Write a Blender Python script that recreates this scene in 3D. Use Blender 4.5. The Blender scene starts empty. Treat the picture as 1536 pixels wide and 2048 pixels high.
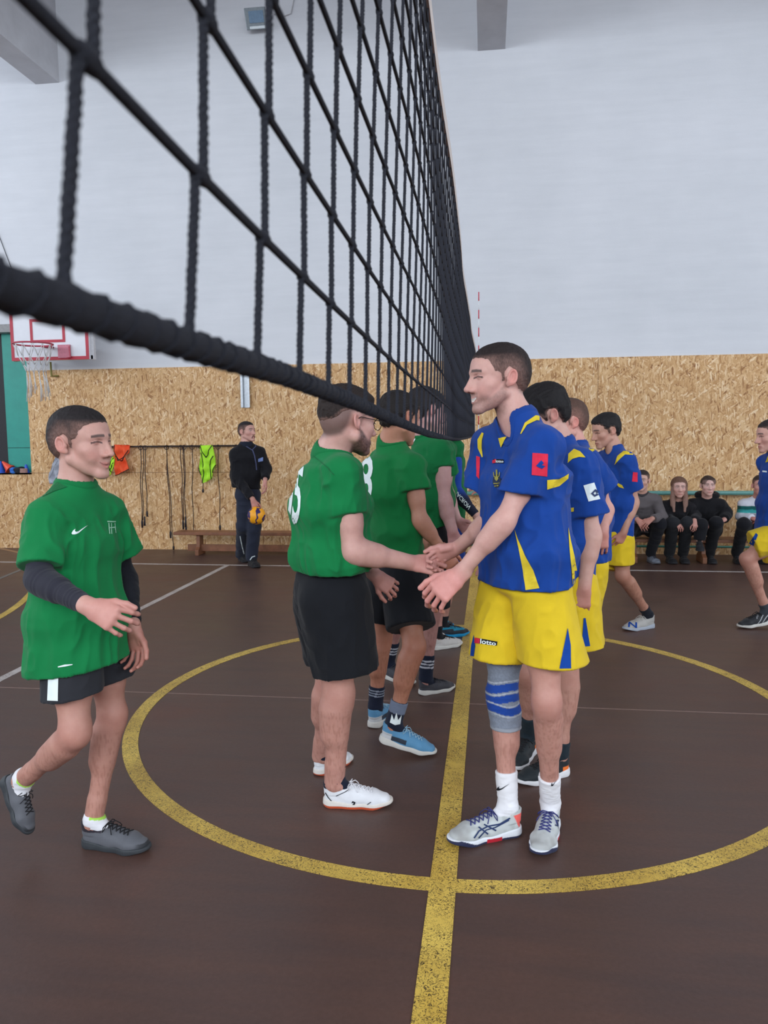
import bpy, bmesh, math, random
import numpy as np
from mathutils import Vector, Matrix
from mathutils.bvhtree import BVHTree
from mathutils.geometry import delaunay_2d_cdt

random.seed(7); np.random.seed(7)
SC = bpy.context.scene
COL = SC.collection

# ------------------------------------------------------------------ camera
CH = 1.55                       # eye height
F = 1538.0                      # focal length in pixels of the 1536x2048 frame
TH = math.radians(7.6); PH = math.atan(151/1538.0); RO = -0.0103
_d = Vector((-math.sin(TH)*math.cos(PH), math.cos(TH)*math.cos(PH), -math.sin(PH)))
_r = Vector((math.cos(TH), math.sin(TH), 0)); _u = _r.cross(_d)
CR = (_r*math.cos(RO) + _u*math.sin(RO)).normalized()
CU = CR.cross(_d).normalized(); CD = _d.normalized()
CP = Vector((0, 0, CH))
cam_data = bpy.data.cameras.new('camera'); cam = bpy.data.objects.new('camera', cam_data); COL.objects.link(cam)
cam.matrix_world = Matrix(((CR.x, CU.x, -CD.x, CP.x), (CR.y, CU.y, -CD.y, CP.y), (CR.z, CU.z, -CD.z, CP.z), (0, 0, 0, 1)))
cam_data.sensor_fit = 'VERTICAL'; cam_data.sensor_height = 36.0; cam_data.lens = 36.0*F/2048
cam_data.clip_start = 0.02; cam_data.clip_end = 100
cam_data.dof.use_dof = True; cam_data.dof.focus_distance = 3.1; cam_data.dof.aperture_fstop = 11.5
SC.camera = cam
vs = SC.view_settings
vs.view_transform = 'Standard'; vs.look = 'None'; vs.gamma = 1.0; vs.use_curve_mapping = False; vs.exposure = 0.46

def ray(px, py):
    return (CD + CR*((px-768)/F) + CU*((1024-py)/F))
def P(px, py, Y):               # the point of the plane at world depth Y seen at a pixel
    r = ray(px, py); return np.array(CP + r*(Y/r.y))
def G(px, py, z=0.0):           # the point of the ground seen at a pixel
    r = ray(px, py); return np.array(CP + r*((z-CH)/r.z))
def proj(p):
    q = np.asarray(p) - np.array(CP); z = q@np.array(CD)
    return np.stack([768+F*(q@np.array(CR))/z, 1024-F*(q@np.array(CU))/z], -1)

# ------------------------------------------------------------------ world and lights
world = bpy.data.worlds.new('world'); SC.world = world; world.use_nodes = True
bg = world.node_tree.nodes['Background']; bg.inputs[0].default_value = (0.72, 0.83, 1.0, 1); bg.inputs[1].default_value = 1.0
SC.cycles.max_bounces = 8; SC.cycles.diffuse_bounces = 5
SC.cycles.caustics_reflective = False; SC.cycles.caustics_refractive = False
def area(name, loc, target, sx, sy, power, col=(0.89, 0.945, 1.0)):
    l = bpy.data.lights.new(name, 'AREA'); l.shape = 'RECTANGLE'; l.size = sx; l.size_y = sy; l.energy = power; l.color = col
    o = bpy.data.objects.new(name, l); COL.objects.link(o); o.location = loc
    o.rotation_euler = (Vector(target)-Vector(loc)).to_track_quat('-Z', 'Y').to_euler()
    return o
# daylight through the long window band behind the camera and the end windows
area('window_light', (0, -7.6, 5.2), (0, 6, 0.6), 22, 3.2, 1150)
area('window_light', (-12.6, 3.0, 4.9), (0, 4, 0.8), 12, 3.0, 330)
area('window_light', (12.6, 3.0, 4.9), (0, 4, 0.8), 12, 3.0, 420)

# ------------------------------------------------------------------ objects, tags, materials
def tag(o, label=None, cat=None, group=None, kind=None):
    if label: o['label'] = label
    if cat: o['category'] = cat
    if group: o['group'] = group
    if kind: o['kind'] = kind
    return o
def empty(name, loc, label=None, cat=None, group=None):
    o = bpy.data.objects.new(name, None); o.empty_display_size = 0.1; COL.objects.link(o); o.location = loc
    return tag(o, label, cat, group)

def srgb(r, g, b):
    f = lambda c: (c/255/12.92) if c/255 <= 0.04045 else ((c/255+0.055)/1.055)**2.4
    return (f(r), f(g), f(b))
MATS = {}
def nodes(name):
    m = bpy.data.materials.new(name); m.use_nodes = True
    nt = m.node_tree; return m, nt, nt.nodes['Principled BSDF']
def nd(nt, t, **kw):
    n = nt.nodes.new(t)
    for k, v in kw.items():
        if k in n.inputs.keys() if isinstance(k, str) else False: n.inputs[k].default_value = v
        else: setattr(n, k, v)
    return n
def mapping(nt, scale, rot=(0, 0, 0), coord='Object'):
    tc = nt.nodes.new('ShaderNodeTexCoord'); mp = nt.nodes.new('ShaderNodeMapping')
    mp.inputs['Scale'].default_value = scale; mp.inputs['Rotation'].default_value = rot
    nt.links.new(tc.outputs[coord], mp.inputs['Vector']); return mp.outputs[0]
def ramp(nt, fac, stops):
    r = nt.nodes.new('ShaderNodeValToRGB'); e = r.color_ramp.elements
    while len(e) < len(stops): e.new(0.5)
    for i, (p, c) in enumerate(stops):
        e[i].position = p; e[i].color = (*c, 1) if len(c) == 3 else c
    nt.links.new(fac, r.inputs[0]); return r.outputs[0]
def mix(nt, fac, a, b, mode='MIX'):
    m = nt.nodes.new('ShaderNodeMix'); m.data_type = 'RGBA'; m.blend_type = mode
    for s, v in ((m.inputs[0], fac), (m.inputs[6], a), (m.inputs[7], b)):
        if hasattr(v, 'is_linked') or hasattr(v, 'links'): nt.links.new(v, s)
        elif isinstance(v, (int, float)): s.default_value = v
        else: s.default_value = (*v, 1)
    return m.outputs[2]
def bump(nt, h, strength, dist=0.01):
    b = nt.nodes.new('ShaderNodeBump'); b.inputs['Strength'].default_value = strength; b.inputs['Distance'].default_value = dist
    nt.links.new(h, b.inputs['Height']); return b.outputs[0]
def noise(nt, vec, scale, detail=4, rough=0.5):
    n = nt.nodes.new('ShaderNodeTexNoise'); n.inputs['Scale'].default_value = scale; n.inputs['Detail'].default_value = detail
    n.inputs['Roughness'].default_value = rough
    nt.links.new(vec, n.inputs['Vector']); return n.outputs['Fac']

def mat_plain(name, rgb, rough=0.6, metal=0.0, spec=0.4, nscale=40, namp=0.12, bumpy=0.1):
    if name in MATS: return MATS[name]
    m, nt, b = nodes(name)
    v = mapping(nt, (1, 1, 1)); n = noise(nt, v, nscale, 5, 0.6)
    lo = tuple(c*(1-namp) for c in rgb); hi = tuple(min(1, c*(1+namp)) for c in rgb)
    nt.links.new(ramp(nt, n, [(0.3, lo), (0.7, hi)]), b.inputs['Base Color'])
    b.inputs['Roughness'].default_value = rough; b.inputs['Metallic'].default_value = metal
    b.inputs['Specular IOR Level'].default_value = spec
    if bumpy: nt.links.new(bump(nt, n, bumpy, 0.003), b.inputs['Normal'])
    MATS[name] = m; return m
def mat_attr(name, rough=0.85, kind='cloth'):      # colour from the mesh's own colour attribute
    if name in MATS: return MATS[name]
    m, nt, b = nodes(name)
    a = nt.nodes.new('ShaderNodeAttribute'); a.attribute_name = 'Col'
    v = mapping(nt, (1, 1, 1))
    if kind == 'skin':
        n = noise(nt, v, 30, 5, 0.6); c = ramp(nt, n, [(0.3, (0.90, 0.84, 0.84)), (0.7, (1.0, 1.0, 1.0))])
        nt.links.new(mix(nt, 1.0, a.outputs['Color'], c, 'MULTIPLY'), b.inputs['Base Color'])
        b.inputs['Subsurface Weight'].default_value = 0.12; b.inputs['Subsurface Radius'].default_value = (0.012, 0.004, 0.002)
        b.inputs['Subsurface Scale'].default_value = 0.6
        n2 = noise(nt, v, 220, 3, 0.6)
        nt.links.new(bump(nt, n2, 0.12, 0.002), b.inputs['Normal'])
    elif kind == 'cloth':
        n = noise(nt, v, 14, 4, 0.6); c = ramp(nt, n, [(0.3, (0.90, 0.90, 0.90)), (0.7, (1.0, 1.0, 1.0))])
        nt.links.new(mix(nt, 1.0, a.outputs['Color'], c, 'MULTIPLY'), b.inputs['Base Color'])
        n2 = noise(nt, v, 500, 2, 0.5); nt.links.new(bump(nt, n2, 0.25, 0.001), b.inputs['Normal'])
        b.inputs['Sheen Weight'].default_value = 0.08
        b.inputs['Specular IOR Level'].default_value = 0.2
    else:                                          # hair
        hv = mapping(nt, (1, 1, 0.35))
        n = noise(nt, hv, 260, 3, 0.7); c = ramp(nt, n, [(0.3, (0.55, 0.55, 0.55)), (0.7, (1.25, 1.2, 1.15))])
        nt.links.new(mix(nt, 1.0, a.outputs['Color'], c, 'MULTIPLY'), b.inputs['Base Color'])
        nt.links.new(bump(nt, n, 0.8, 0.004), b.inputs['Normal'])
        b.inputs['Specular IOR Level'].default_value = 0.25
    b.inputs['Roughness'].default_value = rough
    MATS[name] = m; return m

M_SKIN = mat_attr('skin', 0.55, 'skin'); M_CLOTH = mat_attr('fabric', 0.85, 'cloth'); M_HAIR = mat_attr('hair', 0.7, 'hair')

def mesh_np(name, V, Fs, mat, parent=None, origin=None, smooth=True, col=None):
    """link one mesh object from arrays: V (n,3), Fs (m,3|4) or a list of index lists"""
    V = np.asarray(V, float).copy(); me = bpy.data.meshes.new(name)
    org = np.zeros(3) if origin is None else np.asarray(origin, float)
    V -= org
    if isinstance(Fs, np.ndarray):
        k = Fs.shape[1]; me.vertices.add(len(V)); me.vertices.foreach_set('co', V.astype(np.float32).ravel())
        me.loops.add(Fs.size); me.loops.foreach_set('vertex_index', Fs.astype(np.int32).ravel())
        me.polygons.add(len(Fs)); me.polygons.foreach_set('loop_start', np.arange(0, Fs.size, k, dtype=np.int32))
        me.update(calc_edges=True)
    else:
        me.from_pydata([tuple(v) for v in V], [], [list(f) for f in Fs]); me.update()
    if smooth: me.polygons.foreach_set('use_smooth', np.ones(len(me.polygons), bool))
    if col is not None:
        at = me.color_attributes.new('Col', 'FLOAT_COLOR', 'POINT')
        c = np.ones((len(V), 4), np.float32); c[:, :3] = col
        at.data.foreach_set('color', c.ravel())
    me.materials.append(mat)
    o = bpy.data.objects.new(name, me); COL.objects.link(o)
    if parent is not None: o.parent = parent
    else: o.location = org
    return o

# small mesh builder: boxes, tubes, prisms collected into one mesh
class MB:
    def __init__(s): s.v = []; s.f = []
    def add(s, vs, fs):
        n = len(s.v); s.v += [tuple(map(float, v)) for v in vs]; s.f += [[n+i for i in f] for f in fs]; return s
    def box(s, c, size, R=None):
        c = np.asarray(c, float); h = np.asarray(size, float)/2
        R = np.eye(3) if R is None else np.asarray(R)
        vs = [c + R@(h*np.array(q)) for q in ((-1,-1,-1),(1,-1,-1),(1,1,-1),(-1,1,-1),(-1,-1,1),(1,-1,1),(1,1,1),(-1,1,1))]
        return s.add(vs, [(0,3,2,1),(4,5,6,7),(0,1,5,4),(1,2,6,5),(2,3,7,6),(3,0,4,7)])
    def tube(s, pts, r, n=10, closed=False):
        pts = [np.asarray(p, float) for p in pts]; m = len(pts); rr = r if hasattr(r, '__len__') else [r]*m
        vs = []; fs = []
        prev = None
        for i, p in enumerate(pts):
            a = pts[(i-1) % m] if (closed or i > 0) else p; b = pts[(i+1) % m] if (closed or i < m-1) else p
            t = b-a; t = t/(np.linalg.norm(t)+1e-9)
            if prev is None:
                u = np.cross(t, (0, 0, 1)) if abs(t[2]) < 0.9 else np.cross(t, (1, 0, 0))
            else: u = prev - t*(prev@t)
            u = u/(np.linalg.norm(u)+1e-9); prev = u; w = np.cross(t, u)
            for j in range(n):
                a_ = 2*math.pi*j/n; vs.append(p+(u*math.cos(a_)+w*math.sin(a_))*rr[i])
        for i in range(m if closed else m-1):
            for j in range(n):
                i2 = (i+1) % m
                fs.append((i*n+j, i*n+(j+1) % n, i2*n+(j+1) % n, i2*n+j))
        if not closed:
            fs.append(tuple(range(n))[::-1]); fs.append(tuple((m-1)*n+j for j in range(n)))
        return s.add(vs, fs)
    def loft(s, rings, cap=True):
        n = len(rings[0]); vs = [p for r in rings for p in r]; fs = []
        for i in range(len(rings)-1):
            for j in range(n): fs.append((i*n+j, i*n+(j+1) % n, (i+1)*n+(j+1) % n, (i+1)*n+j))
        if cap: fs.append(tuple(range(n))[::-1]); fs.append(tuple((len(rings)-1)*n+j for j in range(n)))
        return s.add(vs, fs)
    def build(s, name, mat, parent=None, origin=None, smooth=False, bevel=0):
        o = mesh_np(name, s.v, s.f, mat, parent, origin, smooth)
        if bevel:
            b = o.modifiers.new('bevel', 'BEVEL'); b.width = bevel; b.segments = 2; b.limit_method = 'ANGLE'
        return o
def sub(p, q): return tuple(np.asarray(p)-np.asarray(q))

# ================================================================== THE HALL
WY = float(G(300, 1098)[1])          # the far wall's face
m, nt, b = nodes('floor_paint')
v = mapping(nt, (1, 1, 1))
n1 = noise(nt, v, 0.9, 6, 0.6); n2 = noise(nt, v, 60, 4, 0.7); n3 = noise(nt, mapping(nt, (0.5, 5, 1)), 2.2, 5, 0.6)
c1 = ramp(nt, n1, [(0.32, srgb(73, 56, 52)), (0.55, srgb(87, 64, 57)), (0.72, srgb(104, 68, 57))])
c2 = mix(nt, 0.35, c1, ramp(nt, n3, [(0.3, srgb(66, 57, 57)), (0.7, srgb(96, 70, 61))]))
c3 = mix(nt, 0.5, c2, ramp(nt, n2, [(0.3, (0.72, 0.72, 0.72)), (0.7, (1.12, 1.12, 1.12))]), 'MULTIPLY')
vo = nt.nodes.new('ShaderNodeTexVoronoi'); vo.inputs['Scale'].default_value = 7; nt.links.new(v, vo.inputs['Vector'])
spk = ramp(nt, vo.outputs['Distance'], [(0.0, (1, 1, 1)), (0.016, (0, 0, 0))])
c4 = mix(nt, spk, c3, srgb(170, 150, 140))
nt.links.new(c4, b.inputs['Base Color'])
nt.links.new(ramp(nt, n1, [(0.3, (0.36, 0.36, 0.36)), (0.7, (0.52, 0.52, 0.52))]), b.inputs['Roughness'])
b.inputs['Specular IOR Level'].default_value = 0.35
nt.links.new(bump(nt, n2, 0.25, 0.002), b.inputs['Normal'])
M_FLOOR = m

m, nt, b = nodes('white_plaster')
v = mapping(nt, (1, 1, 1)); n1 = noise(nt, v, 0.5, 5, 0.6); n2 = noise(nt, mapping(nt, (0.6, 1, 6)), 1.6, 6, 0.65); n3 = noise(nt, v, 45, 4, 0.6)
c = ramp(nt, n1, [(0.3, srgb(205, 208, 213)), (0.7, srgb(222, 224, 229))])
c = mix(nt, 0.22, c, ramp(nt, n2, [(0.3, srgb(196, 200, 206)), (0.65, srgb(224, 227, 232))]))
nt.links.new(c, b.inputs['Base Color']); b.inputs['Roughness'].default_value = 0.8
nt.links.new(bump(nt, n3, 0.2, 0.004), b.inputs['Normal'])
M_PLASTER = m

# OSB: three layers of long flakes at different angles
m, nt, b = nodes('oriented_strand_board')
base = mapping(nt, (1, 1, 1)); dn = nt.nodes.new('ShaderNodeTexNoise'); dn.inputs['Scale'].default_value = 6; nt.links.new(base, dn.inputs['Vector'])
cur = None; hgt = None
pal = [(0.0, srgb(150, 104, 64)), (0.12, srgb(192, 148, 98)), (0.5, srgb(212, 171, 121)), (0.82, srgb(224, 188, 141)), (1.0, srgb(242, 216, 178))]
for i, (ang, sx, sz, off) in enumerate([(0.35, 110, 22, 0.0), (-0.4, 120, 25, 3.1), (1.0, 96, 22, 7.7), (-0.9, 104, 20, 11.3), (0.05, 140, 24, 15.9)]):
    tc = nt.nodes.new('ShaderNodeTexCoord')
    ad = nt.nodes.new('ShaderNodeVectorMath'); ad.operation = 'MULTIPLY_ADD'
    nt.links.new(dn.outputs['Color'], ad.inputs[0]); ad.inputs[1].default_value = (0.05, 0.05, 0.05); nt.links.new(tc.outputs['Object'], ad.inputs[2])
    r1 = nt.nodes.new('ShaderNodeMapping'); r1.inputs['Rotation'].default_value = (0, ang, 0); r1.inputs['Location'].default_value = (off, 0, off)
    nt.links.new(ad.outputs[0], r1.inputs['Vector'])
    s1 = nt.nodes.new('ShaderNodeMapping'); s1.inputs['Scale'].default_value = (sx, 1, sz); nt.links.new(r1.outputs[0], s1.inputs['Vector'])
    vo = nt.nodes.new('ShaderNodeTexVoronoi'); vo.inputs['Scale'].default_value = 0.52; vo.inputs['Randomness'].default_value = 1
    nt.links.new(s1.outputs[0], vo.inputs['Vector'])
    sp = nt.nodes.new('ShaderNodeSeparateColor'); nt.links.new(vo.outputs['Color'], sp.inputs[0])
    cc = ramp(nt, sp.outputs[0], pal)
    if cur is None: cur = cc; hgt = sp.outputs[0]
    else:
        fac = ramp(nt, sp.outputs[1], [(0.60, (0, 0, 0)), (0.64, (1, 1, 1))])
        cur = mix(nt, fac, cur, cc)
grain = noise(nt, mapping(nt, (30, 1, 6)), 8, 4, 0.7)
cur = mix(nt, 0.35, cur, ramp(nt, grain, [(0.35, (0.62, 0.55, 0.48)), (0.6, (1.1, 1.1, 1.1))]), 'MULTIPLY')
vo = nt.nodes.new('ShaderNodeTexVoronoi'); vo.inputs['Scale'].default_value = 1; nt.links.new(mapping(nt, (46, 1, 20), (0, 0.6, 0)), vo.inputs['Vector'])
sp = nt.nodes.new('ShaderNodeSeparateColor'); nt.links.new(vo.outputs['Color'], sp.inputs[0])
dk = ramp(nt, sp.outputs[2], [(0.90, (0, 0, 0)), (0.92, (0.75, 0.75, 0.75))])
dd = ramp(nt, vo.outputs['Distance'], [(0.16, (1, 1, 1)), (0.3, (0, 0, 0))])
cur = mix(nt, mix(nt, 1.0, dk, dd, 'MULTIPLY'), cur, srgb(112, 72, 42))
big = noise(nt, mapping(nt, (1, 1, 1)), 0.8, 4, 0.5)
cur = mix(nt, 0.5, cur, ramp(nt, big, [(0.3, (0.86, 0.84, 0.82)), (0.7, (1.06, 1.04, 1.02))]), 'MULTIPLY')
nt.links.new(cur, b.inputs['Base Color']); b.inputs['Roughness'].default_value = 0.6; b.inputs['Specular IOR Level'].default_value = 0.35
nt.links.new(bump(nt, grain, 0.3, 0.003), b.inputs['Normal'])
M_OSB = m

# worn yellow / white line paint with dark cracks
def line_paint(name, lo, hi, dark, wear):
    m, nt, b = nodes(name)
    v = mapping(nt, (1, 1, 1)); n = noise(nt, v, 3, 4, 0.6)
    c = ramp(nt, n, [(0.3, lo), (0.7, hi)])
    w = nt.nodes.new('ShaderNodeTexNoise'); w.inputs['Scale'].default_value = 42; w.inputs['Detail'].default_value = 5; w.inputs['Distortion'].default_value = 2.2; nt.links.new(v, w.inputs['Vector'])
    k = ramp(nt, w.outputs['Fac'], [(0.468, (0, 0, 0)), (0.482, (1, 1, 1)), (0.512, (1, 1, 1)), (0.526, (0, 0, 0))])
    patch = ramp(nt, noise(nt, v, 5, 4, 0.7), [(wear-0.05, (0, 0, 0)), (wear+0.1, (1, 1, 1))])
    fac = mix(nt, 1.0, k, patch, 'MULTIPLY')
    worn = ramp(nt, noise(nt, v, 1.1, 3, 0.6), [(0.45, (0, 0, 0)), (0.75, (0.55, 0.55, 0.55))])
    c = mix(nt, worn, c, tuple(0.5*x+0.5*y for x, y in zip(lo, dark)))
    nt.links.new(mix(nt, fac, c, dark), b.inputs['Base Color']); b.inputs['Roughness'].default_value = 0.5
    return m
M_YEL = line_paint('yellow_line_paint', srgb(196, 160, 66), srgb(226, 194, 92), srgb(40, 30, 26), 0.34)
M_WHT = line_paint('white_line_paint', srgb(176, 168, 164), srgb(205, 200, 197), srgb(96, 76, 70), 0.42)
M_FAINT = mat_plain('faint_line_paint', srgb(128, 104, 96), 0.5)

XL, XR, YB, ZC = -13.0, 13.0, -8.0, 7.6
MB().box(((XL+XR)/2, (YB+WY)/2, -0.05), (XR-XL, WY-YB, 0.1)).build('floor', M_FLOOR, origin=(0, 0, 0))['kind'] = 'structure'
# far wall: plaster above, OSB below, a recess at the left with a green panel
OSBT = float(P(900, 722, WY)[2])
nx0, nx1 = float(P(-260, 800, WY)[0]), float(P(57, 800, WY)[0])
nz0, nz1 = float(P(40, 946, WY)[2]), float(P(40, 664, WY)[2])
mb = MB()
mb.box(((XL+nx0)/2, WY+0.15, ZC/2), (nx0-XL, 0.3, ZC)).box(((nx1+XR)/2, WY+0.15, ZC/2), (XR-nx1, 0.3, ZC))
mb.box(((nx0+nx1)/2, WY+0.15, nz0/2-0.02), (nx1-nx0, 0.3, nz0-0.04)).box(((nx0+nx1)/2, WY+0.15, (nz1+ZC)/2), (nx1-nx0, 0.3, ZC-nz1))
tag(mb.build('wall_far', M_PLASTER, origin=(0, WY, 0)), kind='structure')
mb = MB(); t = 0.02
mb.box(((nx1+XR)/2, WY-t/2, OSBT/2), (XR-nx1, t, OSBT)).box(((nx0+nx1)/2, WY-t/2, nz0/2), (nx1-nx0, t, nz0)).box(((XL+nx0)/2, WY-t/2, OSBT/2), (nx0-XL, t, OSBT))
mb.box(((nx0+nx1)/2, WY+0.15, nz0-0.01), (nx1-nx0, 0.34, 0.02))
tag(mb.build('trim_1', M_OSB, origin=(0, WY, 0)), kind='structure')
mb = MB()      # thin dark joints between the boards
for px in (1195,):
    x = float(P(px, 800, WY)[0]); mb.box((x, WY-t-0.001, OSBT/2), (0.004, 0.002, OSBT))
zj = nz0
mb.box(((nx1+float(P(560, 950, WY)[0]))/2, WY-t-0.001, zj), (float(P(560, 950, WY)[0])-nx1, 0.002, 0.006))
tag(mb.build('trim_2', mat_plain('board_joint', srgb(120, 84, 54)), origin=(0, WY, 0)), kind='structure')
M_TEAL = mat_plain('teal_paint', srgb(50, 150, 136), 0.45, nscale=8, namp=0.06)
mb = MB(); gx0 = float(P(3, 800, WY)[0])
mb.box(((gx0+nx1)/2, WY+0.10, (nz0+nz1)/2), (nx1-gx0-0.002, 0.04, nz1-nz0-0.01))
o = mb.build('door_1', M_TEAL, origin=(0, WY, 0)); tag(o, kind='structure')
MB().box(((gx0+nx1)/2, WY+0.078, nz0+0.36), (nx1-gx0-0.01, 0.006, 0.008)).build('door_joint', mat_plain('teal_dark', srgb(20, 86, 78)), parent=o).location = sub((0, 0, 0), (0, WY, 0))
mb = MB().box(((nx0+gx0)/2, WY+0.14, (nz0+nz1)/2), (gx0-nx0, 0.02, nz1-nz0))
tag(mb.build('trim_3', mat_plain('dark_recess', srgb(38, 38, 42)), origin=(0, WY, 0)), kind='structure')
mb = MB().box((nx0/2+nx1/2-0.02, WY-0.03, nz1+0.05), (nx1-nx0, 0.06, 0.11))
tag(mb.build('trim_4', mat_plain('grey_lintel', srgb(150, 150, 150)), origin=(0, WY, 0)), kind='structure')
# other walls (with the high window bands the daylight comes through), ceiling and beams
def win_wall(name, axis, pos, lo, hi, sign):
    mb = MB()
    def bx(a0, a1, z0, z1):
        if axis == 'x': mb.box((pos+sign*0.15, (a0+a1)/2, (z0+z1)/2), (0.3, a1-a0, z1-z0))
        else: mb.box(((a0+a1)/2, pos+sign*0.15, (z0+z1)/2), (a1-a0, 0.3, z1-z0))
    bx(lo, hi, 0, 3.2); bx(lo, hi, 6.9, ZC)
    n = 6; w = (hi-lo)/n
    for i in range(n+1): bx(max(lo, lo+i*w-0.25), min(hi, lo+i*w+0.25), 3.2, 6.9)
    tag(mb.build(name, M_PLASTER), kind='structure')
win_wall('wall_left', 'x', XL, YB, WY, -1); win_wall('wall_right', 'x', XR, YB, WY, 1); win_wall('wall_rear', 'y', YB, XL, XR, -1)
tag(MB().box(((XL+XR)/2, (YB+WY)/2, ZC+0.05), (XR-XL, WY-YB, 0.1)).build('ceiling', M_PLASTER), kind='structure')
M_BEAM = mat_plain('grey_concrete', srgb(190, 190, 194), 0.85, nscale=3, namp=0.08, bumpy=0.25)
for i, px in enumerate((95, 983)):
    p0 = P(px, 167 if i == 0 else 100, WY); w = 0.34
    mb = MB().box((p0[0], (YB+WY)/2, (p0[2]+ZC)/2), (w, WY-YB, ZC-p0[2]))
    tag(mb.build('trim_%d' % (5+i), M_BEAM), kind='structure')
x2 = 2*P(983, 100, WY)[0]-P(95, 167, WY)[0]
tag(MB().box((x2, (YB+WY)/2, (p0[2]+ZC)/2), (0.34, WY-YB, ZC-p0[2])).build('trim_7', M_BEAM), kind='structure')

# floor markings: thin paint, each a strip of its own
def strip(name, pts, w, mat, z=0.002):
    pts = [np.array([p[0], p[1]]) for p in pts]; n = len(pts); vs = []; fs = []
    for i in range(n):
        a = pts[max(0, i-1)]; b_ = pts[min(n-1, i+1)]; t = (b_-a)/np.linalg.norm(b_-a); q = np.array([-t[1], t[0]])*w/2
        for s in (1, -1): vs.append((*(pts[i]+q*s), z))
        for s in (1, -1): vs.append((*(pts[i]+q*s), 0.0))
    for i in range(n-1):
        k = 4*i; fs += [(k, k+1, k+5, k+4), (k, k+4, k+6, k+2), (k+1, k+3, k+7, k+5)]
    fs += [(0, 2, 3, 1), (4*n-4, 4*n-3, 4*n-1, 4*n-2)]
    tag(mesh_np(name, vs, fs, mat, smooth=False), kind='structure')
def lerp(a, b, n): return [np.asarray(a)+(np.asarray(b)-np.asarray(a))*i/(n-1) for i in range(n)]
ca, cb = G(885, 1775), G(942, 1225)
dirc = (cb-ca)/np.linalg.norm(cb-ca); print('centre line dir', dirc, 'crossing', ca)
strip('trim_8', lerp((ca-dirc*6), (ca+dirc*6.9), 30), 0.092, M_YEL, 0.0025)
# ---- markings
CC = np.array([-0.14, 4.36]); RAD = 1.83
strip('trim_9', [CC+RAD*np.array([math.cos(a), math.sin(a)]) for a in np.linspace(math.radians(-89), math.radians(269), 160)], 0.078, M_YEL)
SY = 9.0
strip('trim_10', lerp((-12, SY+0.05), (12, SY-0.1), 20), 0.05, M_WHT)
strip('trim_11', lerp((-3.14, SY-0.02), (-3.13, -4), 20), 0.062, M_WHT, 0.0022)
strip('trim_12', lerp((-12, 4.36), (12, 4.36), 20), 0.012, M_FAINT, 0.0012)
g0, g1 = G(0, 1234), G(62, 1186); dd_ = (g1-g0)[:2]
strip('trim_13', [g0[:2]+dd_*s+np.array([-0.25, 0.05])*s*(s-1)*0.5 for s in np.linspace(-1.5, 2.2, 16)], 0.07, M_YEL)
strip('trim_14', lerp(G(-40, 1088)[:2], G(60, 1110)[:2], 6), 0.06, mat_plain('tan_line_paint', srgb(150, 118, 88), 0.5))
strip('trim_15', lerp(G(-20, 1165)[:2], G(70, 1128)[:2], 6), 0.05, mat_plain('grey_line_paint', srgb(104, 104, 102), 0.5))

# ================================================================== VOLLEYBALL NET
NX = -0.135; T0, T1 = 0.03, 9.05
def bot(t): return CH+np.interp(t, [0, 0.5, 0.75, 1.2, 1.8, 3.0, 3.9, 6.5, 8.2, 9.05], [0.0425, 0.041, 0.0355, 0.022, 0.004, -0.014, -0.019, -0.016, -0.006, 0.02])
TOP = CH+0.952; ROWS = [CH+0.128+0.079*i for i in range(11)]
def netz(z0, t):                # a row sags with the bottom rope, less towards the tape
    return z0+np.interp(t, [0.2, 0.35, 0.5, 0.7, 1.0, 2, 4, 7, 9.05], [0, -0.006, -0.010, -0.0135, -0.018, -0.030, -0.040, -0.03, -0.012])*(TOP-z0)/0.82
def netx(t, z): return NX+0.004*math.sin(t*2.3+z*5)+0.006*math.sin(t*0.8)
M_ROPE = mat_plain('black_rope', srgb(40, 42, 52), 0.9, nscale=900, namp=0.5, bumpy=1.0)
nett = empty('volleyball_net', (NX, 4.5, 0), 'black knotted rope volleyball net with white top tape stretched over the court centre line', 'volleyball net')
NO = (NX, 4.5, 0)
mb = MB(); n_t = [T0]
ts = list(np.arange(T0, 1.6, 0.02))+list(np.arange(1.6, T1, 0.06))
mb.tube([(netx(t, bot(t)), t, bot(t)) for t in ts], [0.0066*(1+0.08*math.sin(i*2.1)+0.05*math.sin(i*0.7)) for i in range(len(ts))], 12)
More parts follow.
